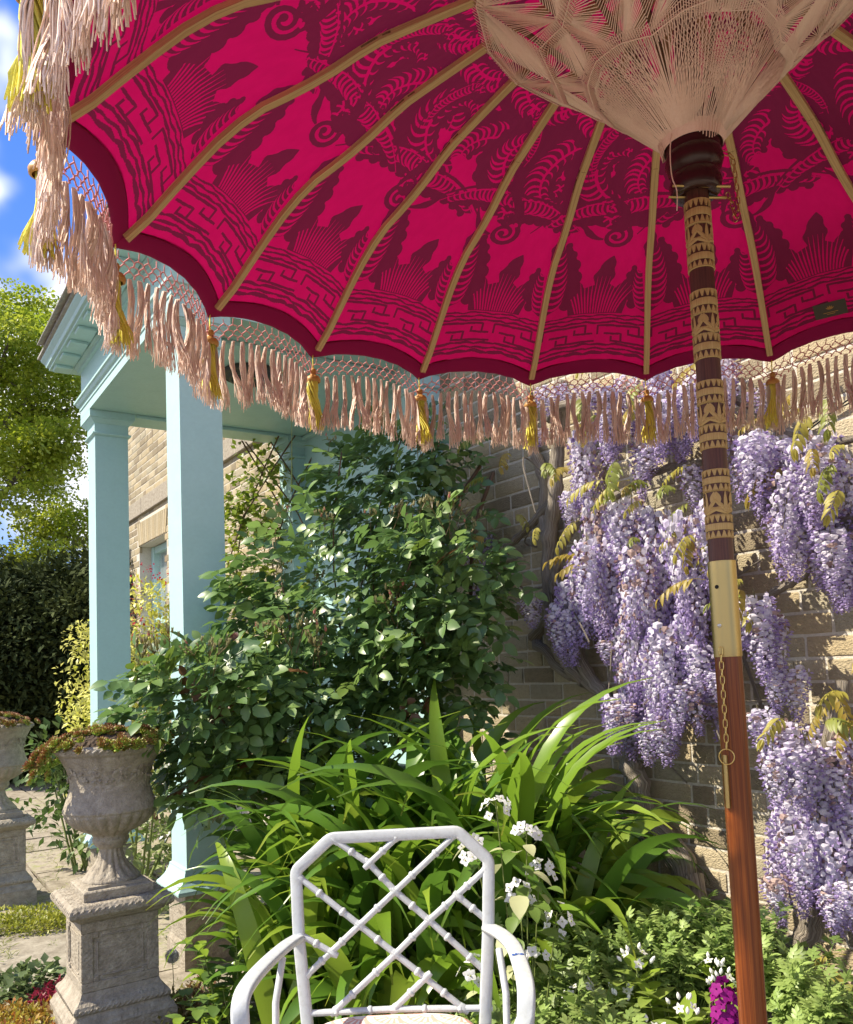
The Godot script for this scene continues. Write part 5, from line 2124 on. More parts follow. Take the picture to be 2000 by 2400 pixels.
	bush(o, "foliage", [[Vector3(0.0, 0.75, 0), Vector3(0.26, 0.42, 0.3)], [Vector3(0.02, 0.35, 0.1), Vector3(0.28, 0.34, 0.3)]], broad, M.plain_leaf, 140, 0.55, 0.95, Color(0.16, 0.24, 0.05), Color(0.42, 0.47, 0.22))
	pl = []
	tn = []
	for i in 16:
		pl.append(turned(0.6, 1.0, Vector3(rf(-0.25, 0.25), rf(0.5, 1.15), rf(0.2, 0.35))))
		tn.append(Color(0.75, 0.75, 0.72))
	many(o, "flower_cluster", red, M.petal, pl, tn)
	# climber lit from behind on the far side of the portico
	o = thing("sunlit_climber", "yellow green climber in full sun beyond the portico", "climbing plant", Vector3(-1.05, 0, -6.1))
	mb = MB.new()
	for i in 8:
		mb.tube(smooth_path([Vector3(rf(-0.1, 0.1), -0.05, 0), Vector3(rf(-0.3, 0.3), 1.0, rf(-0.2, 0.2)), Vector3(rf(-0.4, 0.4), 2.1, rf(-0.2, 0.2)), Vector3(rf(-0.5, 0.5), 3.0, rf(-0.2, 0.2))], 3), [0.016, 0.012, 0.01, 0.006], 5)
	part(o, "stem", mb.mesh(), M.stem_brown)
	bush(o, "foliage", [[Vector3(-0.12, 2.62, 0), Vector3(0.26, 0.36, 0.25)], [Vector3(-0.3, 2.2, 0), Vector3(0.26, 0.5, 0.3)], [Vector3(0.1, 1.8, 0.0), Vector3(0.42, 0.7, 0.3)], [Vector3(-0.1, 1.1, 0), Vector3(0.55, 0.8, 0.3)]], clump_mesh(22, 0.13, 0.07, 0.042, 611), M.plain_leaf, 260, 0.7, 1.15, Color(0.12, 0.2, 0.02), Color(0.3, 0.36, 0.04))


func wisteria_leaf(sd: int) -> ArrayMesh:
	# a drooping compound leaf: leaflets in pairs along an arching stalk
	var r := RandomNumberGenerator.new()
	r.seed = sd
	var mb := MB.new()
	mb.coloured = true
	var pts := bezier(Vector3.ZERO, Vector3(0.11, 0.03, 0), Vector3(0.2, -0.08, 0), 8)
	mb.tube(pts, [0.0016, 0.0012], 4, false)
	for i in range(2, 9):
		var p: Vector3 = pts[i]
		var d: Vector3 = (pts[mini(i + 1, 8)] - pts[i - 1]).normalized()
		for s in [-1.0, 1.0]:
			var g := r.randf_range(0.8, 1.25)
			mb.col = Color(g, g * r.randf_range(0.9, 1.05), g * 0.9)
			var out := (d * 0.55 + Vector3(0, -0.55, s * 0.8) + Vector3(r.randf_range(-0.2, 0.2), r.randf_range(-0.2, 0.2), 0)).normalized()
			if i == 8:
				out = (d + Vector3(0, -0.5, s * 0.25)).normalized()
			mb.leaf(look_along(out, Vector3(0.2, 1, 0), p), r.randf_range(0.048, 0.066), r.randf_range(0.018, 0.024), 0.35, 0.35, 4)
	return mb.mesh()


func raceme(sd: int, faded: float) -> ArrayMesh:
	# a hanging flower spike 0.3 m long
	var r := RandomNumberGenerator.new()
	r.seed = sd
	var mb := MB.new()
	mb.coloured = true
	mb.col = Color(0.22, 0.2, 0.12)
	mb.tube([Vector3(0, 0.04, 0), Vector3(0.003, -0.1, 0), Vector3(0, -0.2, 0.002), Vector3(0, -0.3, 0)], [0.0018, 0.0015, 0.0012, 0.0008], 4, false)
	var n := 104
	for i in n:
		var q := float(i) / n
		var a := i * 2.39996 + r.randf_range(-0.3, 0.3)
		var y := -0.3 * q
		var reach := lerpf(0.043, 0.010, pow(q, 1.5)) * r.randf_range(0.75, 1.15) * smoothstep(-0.05, 0.06, q + 0.02)
		var d := Vector3(cos(a), -0.15, sin(a)).normalized()
		var c := Vector3(0, y, 0) + d * reach
		mb.col = Color(0.23, 0.17, 0.2)
		var e := Vector3(-d.z, 0, d.x) * 0.0007
		mb.face(Vector3(0, y + 0.008, 0), c - e, c + e)
		var s := lerpf(0.0150, 0.0058, pow(q, 1.4)) * r.randf_range(0.8, 1.15)
		var x := Transform3D(Basis(Vector3.UP, -a) * Basis(Vector3(0, 0, 1), r.randf_range(-0.5, 0.25)) * Basis(Vector3(1, 0, 0), r.randf_range(-0.5, 0.5)), c)
		var pale := Color(0.64, 0.58, 0.76).lerp(Color(0.80, 0.78, 0.84), r.randf())
		var deep := Color(0.39, 0.29, 0.58).lerp(Color(0.52, 0.43, 0.68), r.randf())
		if r.randf() < faded * (1.0 - q):
			pale = Color(0.42, 0.30, 0.28).lerp(Color(0.62, 0.46, 0.40), r.randf())
			deep = Color(0.3, 0.19, 0.2)
		var bud := smoothstep(0.6, 0.92, q)
		pale = pale.lerp(deep, bud)
		# banner: a broad petal turned up, its two halves folded back
		mb.col = pale
		var b0 := x * Vector3(0, 0, 0)
		var b1 := x * Vector3(0.15 * s, 1.0 * s, 0)
		var b2 := x * Vector3(-0.35 * s, 1.75 * s, 0)
		for k in [-1.0, 1.0]:
			var l0 := x * Vector3(-0.25 * s, 0.35 * s, 0.85 * s * k)
			var l1 := x * Vector3(-0.45 * s, 1.35 * s, 0.9 * s * k)
			mb.quad(b0, l0, l1, b1)
			mb.face(b1, l1, b2)
		# wings and keel below it
		mb.col = deep
		var k0 := x * Vector3(0.2 * s, -0.15 * s, 0)
		var k1 := x * Vector3(1.35 * s, -0.35 * s, 0)
		for k in [-1.0, 1.0]:
			mb.quad(k0, x * Vector3(0.75 * s, 0.25 * s, 0.42 * s * k), k1, x * Vector3(0.7 * s, -0.6 * s, 0.12 * s * k))
	return mb.mesh()


const RACEMES := [1.21,2.29,0.1,0.38,1.14,2.03,0.14,0.17,1.53,2.34,0.27,0.22,1.53,2.25,0.22,0.14,1.53,2.31,0.1,0.17,1.63,2.11,0.18,0.13,1.71,2.29,0.19,0.25,1.73,2.24,0.12,0.21,1.89,2.27,0.26,0.21,1.77,2.01,0.11,0.18,1.87,2.23,0.17,0.16,1.24,1.79,0.2,0.3,1.17,1.73,0.18,0.29,1.14,1.61,0.22,0.29,1.1,1.5,0.26,0.19,1.41,1.75,0.31,0.33,1.34,1.92,0.15,0.37,1.37,1.7,0.24,0.32,1.51,1.89,0.25,0.28,1.44,1.86,0.15,0.44,1.44,1.86,0.08,0.36,1.67,1.66,0.31,0.33,1.58,1.83,0.15,0.38,1.64,1.78,0.16,0.41,1.81,1.79,0.29,0.39,1.79,1.78,0.22,0.34,1.82,1.79,0.19,0.39,1.92,1.78,0.27,0.32,1.32,1.63,0.09,0.41,1.54,1.53,0.25,0.41,1.42,1.42,0.17,0.35,1.45,1.38,0.1,0.35,1.61,1.3,0.24,0.29,1.73,1.4,0.3,0.28,1.63,1.3,0.13,0.3,1.78,1.44,0.23,0.32,1.76,1.4,0.15,0.32,1.86,1.33,0.26,0.21,1.44,1.15,0.25,0.23,1.41,1.14,0.13,0.25,1.5,1.12,0.28,0.11,1.59,1.04,0.24,0.16,1.64,1.08,0.24,0.19,1.78,1.19,0.28,0.19,1.3,1.37,0.18,0.1,1.93,1.24,0.26,0.12,0.96,1.57,0.29,0.14,1.98,2.1,0.1,0.29,2.16,2.01,0.28,0.24,2.05,1.96,0.17,0.11,2.14,2.02,0.2,0.18,2.18,2.0,0.12,0.3,2.29,1.94,0.25,0.28,2.31,1.93,0.15,0.24,2.37,1.89,0.29,0.19,2.16,1.77,0.15,0.22,2.24,1.72,0.21,0.19,2.31,1.75,0.18,0.22,2.36,1.66,0.23,0.2,2.36,1.66,0.13,0.25,2.32,1.62,0.12,0.21,2.1,1.48,0.26,0.23,2.07,1.47,0.26,0.17,2.1,1.44,0.22,0.19,2.11,1.11,0.3,0.16,2.14,1.24,0.13,0.19,1.17,2.47,0.28,0.12,1.15,2.51,0.12,0.11,1.48,2.38,0.31,0.09,1.05,2.33,0.23,0.08,2.17,2.17,0.23,0.1,2.16,0.98,0.31,0.17,2.18,1.06,0.27,0.19,2.2,1.0,0.27,0.23,2.18,1.05,0.09,0.16,2.26,1.0,0.17,0.25,2.28,1.04,0.1,0.23,2.27,0.9,0.13,0.17,2.07,0.76,0.13,0.29,2.2,0.73,0.29,0.22,2.14,0.77,0.11,0.29,2.22,0.75,0.15,0.28,2.29,0.7,0.2,0.29,2.31,0.58,0.28,0.13,2.13,0.59,0.31,0.14,2.34,0.6,0.25,0.15,2.3,0.82,0.13,0.24,0.42,1.92,0.12,0.3]


func vine(o: Node3D, pts: Array, r0: float, r1: float, called := "branch") -> void:
	var p := []
	for q in pts:
		p.append(Vector3(q.x, q.y, WALL_Z + q.z))
	var s := smooth_path(p, 6)
	var rad := []
	var mb := MB.new()
	for i in s.size():
		var q := float(i) / (s.size() - 1)
		rad.append(lerpf(r0, r1, q) * (1.0 + 0.10 * sin(i * 1.7 + r0 * 90.0) + rf(-0.06, 0.06)))
		if i > 0 and i < s.size() - 1:
			s[i] += Vector3(rf(-1, 1), rf(-1, 1), rf(-1, 1)) * r0 * 0.16
	mb.tube(s, rad, 10, true, 0.85)
	part(o, called, mb.mesh(), M.bark_run)


func wisteria() -> void:
	var o := thing("wisteria", "old wisteria in full lilac flower trained across the brick wall", "climbing plant")
	o.transform = house_at
	var V := func(a: Array) -> Array:
		var out := []
		for i in range(0, a.size(), 3):
			out.append(Vector3(a[i], a[i + 1], a[i + 2]))
		return out
	vine(o, V.call([1.70, -0.05, 0.14, 1.662, 0.344, 0.12, 1.584, 0.51, 0.1, 1.441, 0.654, 0.1, 1.392, 0.804, 0.1, 1.347, 0.903, 0.1, 1.266, 1.075, 0.08, 1.138, 1.199, 0.08, 0.97, 1.262, 0.08, 0.807, 1.393, 0.08]), 0.062, 0.026, "trunk")
	vine(o, V.call([1.36, 0.88, 0.1, 1.304, 1.045, 0.1, 1.234, 1.142, 0.1, 1.128, 1.268, 0.1, 1.093, 1.449, 0.1, 1.099, 1.527, 0.1, 1.12, 1.65, 0.09]), 0.040, 0.026)
	vine(o, V.call([1.12, 1.20, 0.09, 0.99, 1.32, 0.09, 0.927, 1.42, 0.09, 0.928, 1.585, 0.09, 0.933, 1.829, 0.09, 1.0, 2.024, 0.1, 1.015, 2.205, 0.09, 1.048, 2.378, 0.09, 1.076, 2.56, 0.09]), 0.038, 0.034)
	vine(o, V.call([0.747, 1.414, 0.05, 0.90, 1.541, 0.06, 0.931, 1.767, 0.09, 0.885, 1.961, 0.06, 0.88, 2.146, 0.05, 0.829, 2.299, 0.05, 0.798, 2.451, 0.05, 0.794, 2.62, 0.05]), 0.032, 0.026)
	vine(o, V.call([0.985, 1.60, 0.12, 1.009, 1.71, 0.12, 1.056, 1.819, 0.12, 1.148, 1.892, 0.12, 1.259, 1.942, 0.12, 1.418, 1.978, 0.12, 1.587, 2.023, 0.12, 1.712, 2.027, 0.12, 1.829, 2.015, 0.12]), 0.030, 0.014)
	vine(o, V.call([0.952, 2.037, 0.08, 0.808, 1.951, 0.08, 0.658, 1.879, 0.08, 0.562, 1.814, 0.08, 0.476, 1.725, 0.08, 0.40, 1.62, 0.07]), 0.024, 0.014)
	vine(o, V.call([2.02, 1.46, 0.12, 2.07, 1.496, 0.12, 2.16, 1.533, 0.12, 2.212, 1.567, 0.12, 2.189, 1.628, 0.12, 2.185, 1.668, 0.12, 2.249, 1.685, 0.12, 2.4, 1.72, 0.12]), 0.018, 0.014)
	vine(o, V.call([2.0, 0.0, 0.15, 2.024, 0.241, 0.15, 2.119, 0.371, 0.15, 2.168, 0.475, 0.15, 2.191, 0.60, 0.15, 2.24, 0.95, 0.13, 2.30, 1.2, 0.12]), 0.046, 0.022)
	vine(o, V.call([1.02, 2.40, 0.12, 1.116, 2.423, 0.15, 1.413, 2.388, 0.15, 1.714, 2.329, 0.15, 1.97, 2.222, 0.15, 2.117, 2.109, 0.15, 2.218, 2.015, 0.15, 2.40, 1.95, 0.15, 2.8, 2.0, 0.15]), 0.026, 0.014)
	vine(o, V.call([1.78, 2.03, 0.10, 1.80, 1.8, 0.08, 1.84, 1.5, 0.07, 1.93, 1.2, 0.06, 2.02, 0.9, 0.05]), 0.010, 0.006)
	for i in 12:
		var x := rf(0.55, 2.3)
		var y := rf(1.0, 2.2)
		vine(o, [Vector3(x, y, 0.08), Vector3(x + rf(-0.15, 0.15), y + rf(-0.1, 0.15), rf(0.08, 0.22)), Vector3(x + rf(-0.3, 0.3), y + rf(-0.3, 0.1), rf(0.08, 0.3))], 0.006, 0.003, "twig")
	var spikes := []
	for k in 4:
		spikes.append(raceme(700 + k, 0.08))
	for k in 3:
		spikes.append(raceme(710 + k, 0.45))
	for i in range(0, RACEMES.size(), 4):
		var l: float = RACEMES[i + 3]
		var p := Vector3(RACEMES[i] + (0.05 if RACEMES[i] < 1.32 and RACEMES[i + 1] < 1.85 else 0.0), RACEMES[i + 1], WALL_Z + RACEMES[i + 2])
		var copies := 3 if l > 0.26 else 2 if l > 0.17 else 1
		for j in copies:
			var s := Vector3(rf(0.95, 1.25), l * rf(0.92, 1.08) / 0.3, 1.0)
			s.z = s.x
			var q := p + (Vector3.ZERO if j == 0 else Vector3(rf(-0.07, 0.07), rf(-0.09, 0.05), rf(-0.10, 0.03)))
			var b := Basis(Vector3(0, 0, 1), rf(-0.16, 0.16)) * Basis(Vector3(1, 0, 0), rf(-0.12, 0.12)) * Basis(Vector3.UP, rf(0, TAU)) * Basis.from_scale(s)
			part(o, "flower_raceme", spikes[rng.randi() % (4 if rng.randf() < 0.72 else 7)], M.petal, Transform3D(b, q))
	for i in 16:
		var s2 := rf(0.95, 1.2)
		part(o, "flower_raceme", spikes[i % 5], M.petal, Transform3D(Basis(Vector3(0, 0, 1), rf(-0.15, 0.15)) * Basis(Vector3.UP, rf(0, TAU)) * Basis.from_scale(Vector3(s2, rf(0.6, 0.95), s2)), Vector3(rf(1.3, 2.05), rf(2.15, 2.5), WALL_Z + rf(0.1, 0.3))))
	# compound leaves, bronze to yellow
	var leaves := []
	for k in 4:
		leaves.append(wisteria_leaf(720 + k))
	var spots := []
	for i in 26:
		spots.append([rf(1.0, 2.4), rf(1.86, 2.48), 0.0])
	for i in 15:
		spots.append([rf(1.15, 1.95), rf(1.68, 2.0), 0.0])
	for i in 7:
		spots.append([2.05 + rf(-0.05, 0.08), 1.50 + rf(-0.04, 0.12), 0.08])
	for i in 14:
		spots.append([rf(2.22, 2.6), rf(1.02, 1.28), 0.06])
	for i in 12:
		spots.append([rf(1.7, 2.0), rf(0.15, 0.5), 0.05])
	for i in 9:
		spots.append([rf(2.2, 2.5), rf(0.05, 0.5), 0.16])
	for i in 8:
		spots.append([rf(2.3, 2.5), rf(1.75, 2.2), 0.05])
	for i in 8:
		spots.append([rf(0.6, 1.0), rf(1.75, 2.4), 0.0])
	for s in spots:
		var p := Vector3(s[0], s[1], WALL_Z + rf(0.12, 0.33) + s[2])
		var b := Basis(Vector3.UP, rf(-2.6, -0.3)) * Basis(Vector3(0, 0, 1), rf(-0.5, 0.35)) * Basis(Vector3(1, 0, 0), rf(-0.4, 0.4))
		var k := rf(0.5, 0.85) if s[1] > 0.55 else rf(0.8, 1.15)
		part(o, "leaf", leaves[rng.randi() % 4], [M.wisteria_leaf, M.wisteria_leaf_b, M.wisteria_leaf_c][rng.randi() % 3], Transform3D(b.scaled(Vector3(k, k, k)), p))
	# two dark wires along the wall
	for k in 2:
		var mb := MB.new()
		mb.tube(smooth_path([Vector3(2.05, 1.98 - k * 0.01, WALL_Z + 0.02), Vector3(2.2, 2.06 + k * 0.012, WALL_Z + 0.015), Vector3(2.42, 2.15 - k * 0.02, WALL_Z + 0.02), Vector3(2.9, 2.3, WALL_Z + 0.02)], 4), [0.003], 5)
		part(o, "training_wire", mb.mesh(), M.wire)


func rose_leaf(sd: int) -> ArrayMesh:
	# five leaflets on a short stalk
	var r := RandomNumberGenerator.new()
	r.seed = sd
	var mb := MB.new()
	mb.coloured = true
	mb.tube([Vector3.ZERO, Vector3(0.045, 0.004, 0), Vector3(0.085, 0.0, 0)], [0.0012, 0.0009], 3, false)
	for s in [[0.03, -1.0], [0.03, 1.0], [0.062, -1.0], [0.062, 1.0], [0.085, 0.0]]:
		var d := Vector3(0.45, r.randf_range(-0.15, 0.1), s[1]).normalized() if s[1] != 0.0 else Vector3(1, -0.1, 0)
		var g := r.randf_range(0.82, 1.2)
		mb.col = Color(g, g, g)
		var l := r.randf_range(0.046, 0.058) * (1.15 if s[1] == 0.0 else 1.0) * (0.82 if s[0] < 0.05 else 1.0)
		mb.leaf(look_along(d, Vector3(r.randf_range(-0.25, 0.25), 1, r.randf_range(-0.25, 0.25)), Vector3(s[0], 0, 0)), l, l * r.randf_range(0.62, 0.74), 0.22, r.randf_range(0.05, 0.3), 4)
	return mb.mesh()


func rose() -> void:
	var o := thing("climbing_rose", "big dark green climbing rose in bud filling the portico side", "rose bush", Vector3(-0.5, 0, -3.75))
	var at := o.position
	var balls := [
		[Vector3(-0.387, 1.569, -3.75), Vector3(0.50, 0.42, 0.32)], [Vector3(0.02, 1.66, -3.68), Vector3(0.33, 0.27, 0.26)], [Vector3(-0.215, 2.118, -4.0), Vector3(0.30, 0.32, 0.26)],
		[Vector3(-0.72, 1.52, -3.95), Vector3(0.20, 0.22, 0.22)], [Vector3(-0.70, 1.12, -3.5), Vector3(0.42, 0.32, 0.24)], [Vector3(-0.944, 1.19, -3.36), Vector3(0.29, 0.20, 0.18)],
		[Vector3(-0.84, 0.90, -3.42), Vector3(0.20, 0.17, 0.15)], [Vector3(0.0, 1.36, -3.62), Vector3(0.31, 0.25, 0.25)], [Vector3(-0.277, 1.19, -3.6), Vector3(0.44, 0.24, 0.25)],
		[Vector3(-0.06, 2.38, -4.12), Vector3(0.30, 0.16, 0.16)], [Vector3(0.16, 2.1, -4.1), Vector3(0.16, 0.2, 0.14)], [Vector3(-0.3, 0.85, -3.65), Vector3(0.5, 0.3, 0.25)]]
	var weights := [1.0, 0.9, 0.9, 0.5, 1.0, 0.8, 0.5, 0.8, 0.9, 0.3, 0.12, 0.6]
	# canes
	for i in 16:
		var b: Array = balls[i % 10]
		var e: Vector3 = b[0] + Vector3(rf(-0.6, 0.6), rf(-0.3, 0.9), rf(-0.4, 0.4)) * b[1] - at
		var mb := MB.new()
		mb.tube(smooth_path([Vector3(rf(-0.15, 0.15), -0.05, rf(-0.1, 0.1)), Vector3(rf(-0.2, 0.3), 0.6, rf(-0.1, 0.1)), e * Vector3(0.6, 0.75, 0.6), e], 4), [0.013, 0.011, 0.010, 0.009, 0.008, 0.006, 0.004], 6)
		part(o, "cane", mb.mesh(), M.stem_brown)
	for c in [[Vector3(0.10, 1.95, -4.1), Vector3(0.30, 2.3, -4.15)], [Vector3(0.24, 1.9, -4.05), Vector3(0.36, 2.25, -4.1)], [Vector3(0.0, 2.1, -4.1), Vector3(0.1, 2.45, -4.15)]]:
		var mb := MB.new()
		mb.tube(smooth_path([c[0] - at - Vector3(0.05, 0.6, -0.2), c[0] - at, c[1] - at], 4), [0.014, 0.012, 0.01], 6)
		part(o, "cane", mb.mesh(), M.stem_brown)
	var shoot := MB.new()
	shoot.tube(smooth_path([Vector3(-0.62, 2.15, -3.9) - at, Vector3(-0.61, 2.5, -3.9) - at, Vector3(-0.62, 2.62, -3.9) - at, Vector3(-0.66, 2.78, -3.9) - at], 3), [0.005, 0.004, 0.002], 5)
	shoot.tube([Vector3(-0.61, 2.52, -3.9) - at, Vector3(-0.57, 2.66, -3.9) - at, Vector3(-0.58, 2.8, -3.9) - at], [0.003, 0.002], 4)
	shoot.tube([Vector3(-0.62, 2.6, -3.9) - at, Vector3(-0.70, 2.66, -3.9) - at, Vector3(-0.8, 2.72, -3.9) - at], [0.003, 0.002], 4)
	part(o, "shoot", shoot.mesh(), M.stem_green)
	var kinds := []
	for k in 6:
		kinds.append(rose_leaf(800 + k))
	var all := []
	for i in balls.size():
		var b: Array = balls[i]
		for j in int(430 * weights[i]):
			var d := in_ball().normalized() * pow(rng.randf(), 0.28)
			# the leaves stand off in sprays, leaving dark hollows between
			var lump := sin(d.x * 7.0 + i) * sin(d.y * 6.0 + i * 2.0) * sin(d.z * 5.0)
			if lump < -0.06:
				continue
			var p: Vector3 = b[0] + d * b[1] * (1.0 + 0.22 * lump + (rf(0.0, 0.16) if j % 9 == 0 else 0.0))
			var out := Vector3(d.x + rf(-0.6, 0.6), d.y * 0.4 + rf(-0.45, 0.35), d.z + rf(-0.6, 0.6)).normalized()
			var up := (Vector3(-0.5, 0.8, 0.4) + Vector3(rf(-0.5, 0.5), rf(-0.3, 0.3), rf(-0.5, 0.5))).normalized()
			all.append([p.z + d.z * 0.3 + rf(-0.05, 0.05), look_along(out, up, p - at, rf(0.85, 1.35))])
	all.sort_custom(func(a, b): return a[0] > b[0])
	var rest := [[], [], []]
	for i in all.size():
		var t: Transform3D = all[i][1]
		var q := rng.randf()
		if i < 300:
			var m: Material = M.rose_leaf_a if q < 0.42 else M.rose_leaf_b if q < 0.70 else M.rose_leaf_c if q < 0.86 else M.rose_leaf_d if q < 0.965 else M.rose_bronze
			part(o, "leaf", kinds[rng.randi() % 6], m, t)
		else:
			rest[0 if q < 0.5 else 1 if q < 0.75 else 2].append(t)
	for k in 3:
		many(o, "foliage" if k == 0 else "foliage_%03d" % k, kinds[k], [M.rose_leaf_a, M.rose_leaf_b, M.rose_leaf_c][k], rest[k])
	# bud sprays along the top of the sprays, with narrow green sepals
	var buds := []
	for k in 3:
		var r := RandomNumberGenerator.new()
		r.seed = 830 + k
		var mb := MB.new()
		mb.coloured = true
		mb.col = Color(0.18, 0.12, 0.05)
		var top := Vector3(0, 0.06, 0)
		mb.tube([Vector3(0, -0.02, 0), top], [0.0016, 0.0012], 4, false)
		for i in 6:
			var e := top + Vector3(r.randf_range(-0.03, 0.03), r.randf_range(0.01, 0.05), r.randf_range(-0.03, 0.03))
			mb.col = Color(0.2, 0.13, 0.06)
			mb.tube([top, e], [0.0011, 0.0009], 3, false)
			mb.col = Color(0.3, 0.27, 0.11) if r.randf() < 0.8 else Color(0.55, 0.2, 0.16)
			mb.tube([e, e + Vector3(0, 0.005, 0), e + Vector3(0, 0.011, 0), e + Vector3(0, 0.019, 0)], [0.002, 0.0048, 0.0038, 0.0006], 6, false)
			mb.col = Color(0.34, 0.32, 0.15)
			for f in 4:
				var a := TAU * f / 4.0
				mb.leaf(look_along(Vector3(cos(a) * 0.5, 1, sin(a) * 0.5), Vector3(-cos(a), 0.3, -sin(a)), e + Vector3(0, 0.004, 0)), 0.019, 0.004, 0.1, -0.2, 3)
		buds.append(mb.mesh())
	for i in 46:
		var b: Array = balls[[0, 1, 1, 2, 3, 4, 4, 5, 5, 7, 8, 0][i % 12]]
		var d := Vector3(rf(-0.9, 0.9), rf(0.35, 1.0), rf(0.1, 0.9)).normalized() * rf(0.95, 1.1)
		var s := rf(0.8, 1.4)
		part(o, "bud_spray", buds[i % 3], M.plain_leaf, Transform3D((Basis(Vector3(0, 0, 1), rf(-0.5, 0.5)) * Basis(Vector3(1, 0, 0), rf(-0.3, 0.5)) * Basis(Vector3.UP, rf(0, TAU))).scaled(Vector3(s, s, s)), b[0] + d * b[1] - at))
	# one pale pink bloom just open by the near column
	var fl := MB.new()
	fl.coloured = true
	for i in 26:
		var a := i * 2.399
		var q := i / 26.0
		fl.col = Color(0.72, 0.42, 0.38).lerp(Color(0.72, 0.58, 0.52), q)
		fl.leaf(Transform3D(Basis(Vector3.UP, a) * Basis(Vector3(0, 0, 1), lerpf(1.2, 0.3, q)), Vector3(0, 0, 0)), 0.03, 0.028, 0.5, -0.3, 4)
	part(o, "rose_bloom", fl.mesh(), M.petal, Transform3D(Basis(Vector3(1, 0, 0), 0.9), Vector3(-0.78, 1.44, -3.36) - at))


func strap_mesh(l: float, w: float, el: float, droop: float, kink: float, sd: int) -> ArrayMesh:
	# an arching strap leaf rooted at the origin, leaning out along +x
	var r := RandomNumberGenerator.new()
	r.seed = sd
	var mb := MB.new()
	mb.coloured = true
	var n := 16
	var p := Vector3.ZERO
	var a := el
	var yaw := 0.0
	var twist := r.randf_range(-0.8, 0.8)
	var side_bend := r.randf_range(-0.35, 0.35)
	var at_kink := r.randi_range(8, 12)
	for i in n + 1:
		var q := float(i) / n
		var d := Vector3(cos(a) * cos(yaw), sin(a), cos(a) * sin(yaw))
		var side := Vector3(-sin(yaw), 0, cos(yaw))
		var up := side.cross(d)
		side = side * cos(twist * q) + up * sin(twist * q)
		up = side.cross(d)
		var hw := w * 0.5 * (0.75 + 0.25 * sin(PI * minf(1.0, q * 1.5))) * (1.0 - pow(smoothstep(0.55, 1.0, q), 1.7) * 0.94)
		var g := 1.0
		mb.col = Color(g, g, g)
		if q > 0.95:
			mb.col = Color(1.4, 0.75, 0.8)
		var fold := 0.30 * (1.0 - 0.5 * q)
		mb.vert(p + side * hw - up * 0.0 + up * hw * fold)
		mb.vert(p)
		mb.vert(p - side * hw + up * hw * fold)
		p += d * l / n
		a -= droop / n * (0.12 + 2.6 * smoothstep(0.25, 0.75, q) * (1.0 - 0.35 * q))
		if i == at_kink:
			a -= kink
		yaw += side_bend / n
	for i in n:
		for e in 2:
			var b := i * 3 + e
			mb.tri(b, b + 1, b + 3)
			mb.tri(b + 1, b + 4, b + 3)
	return mb.mesh()


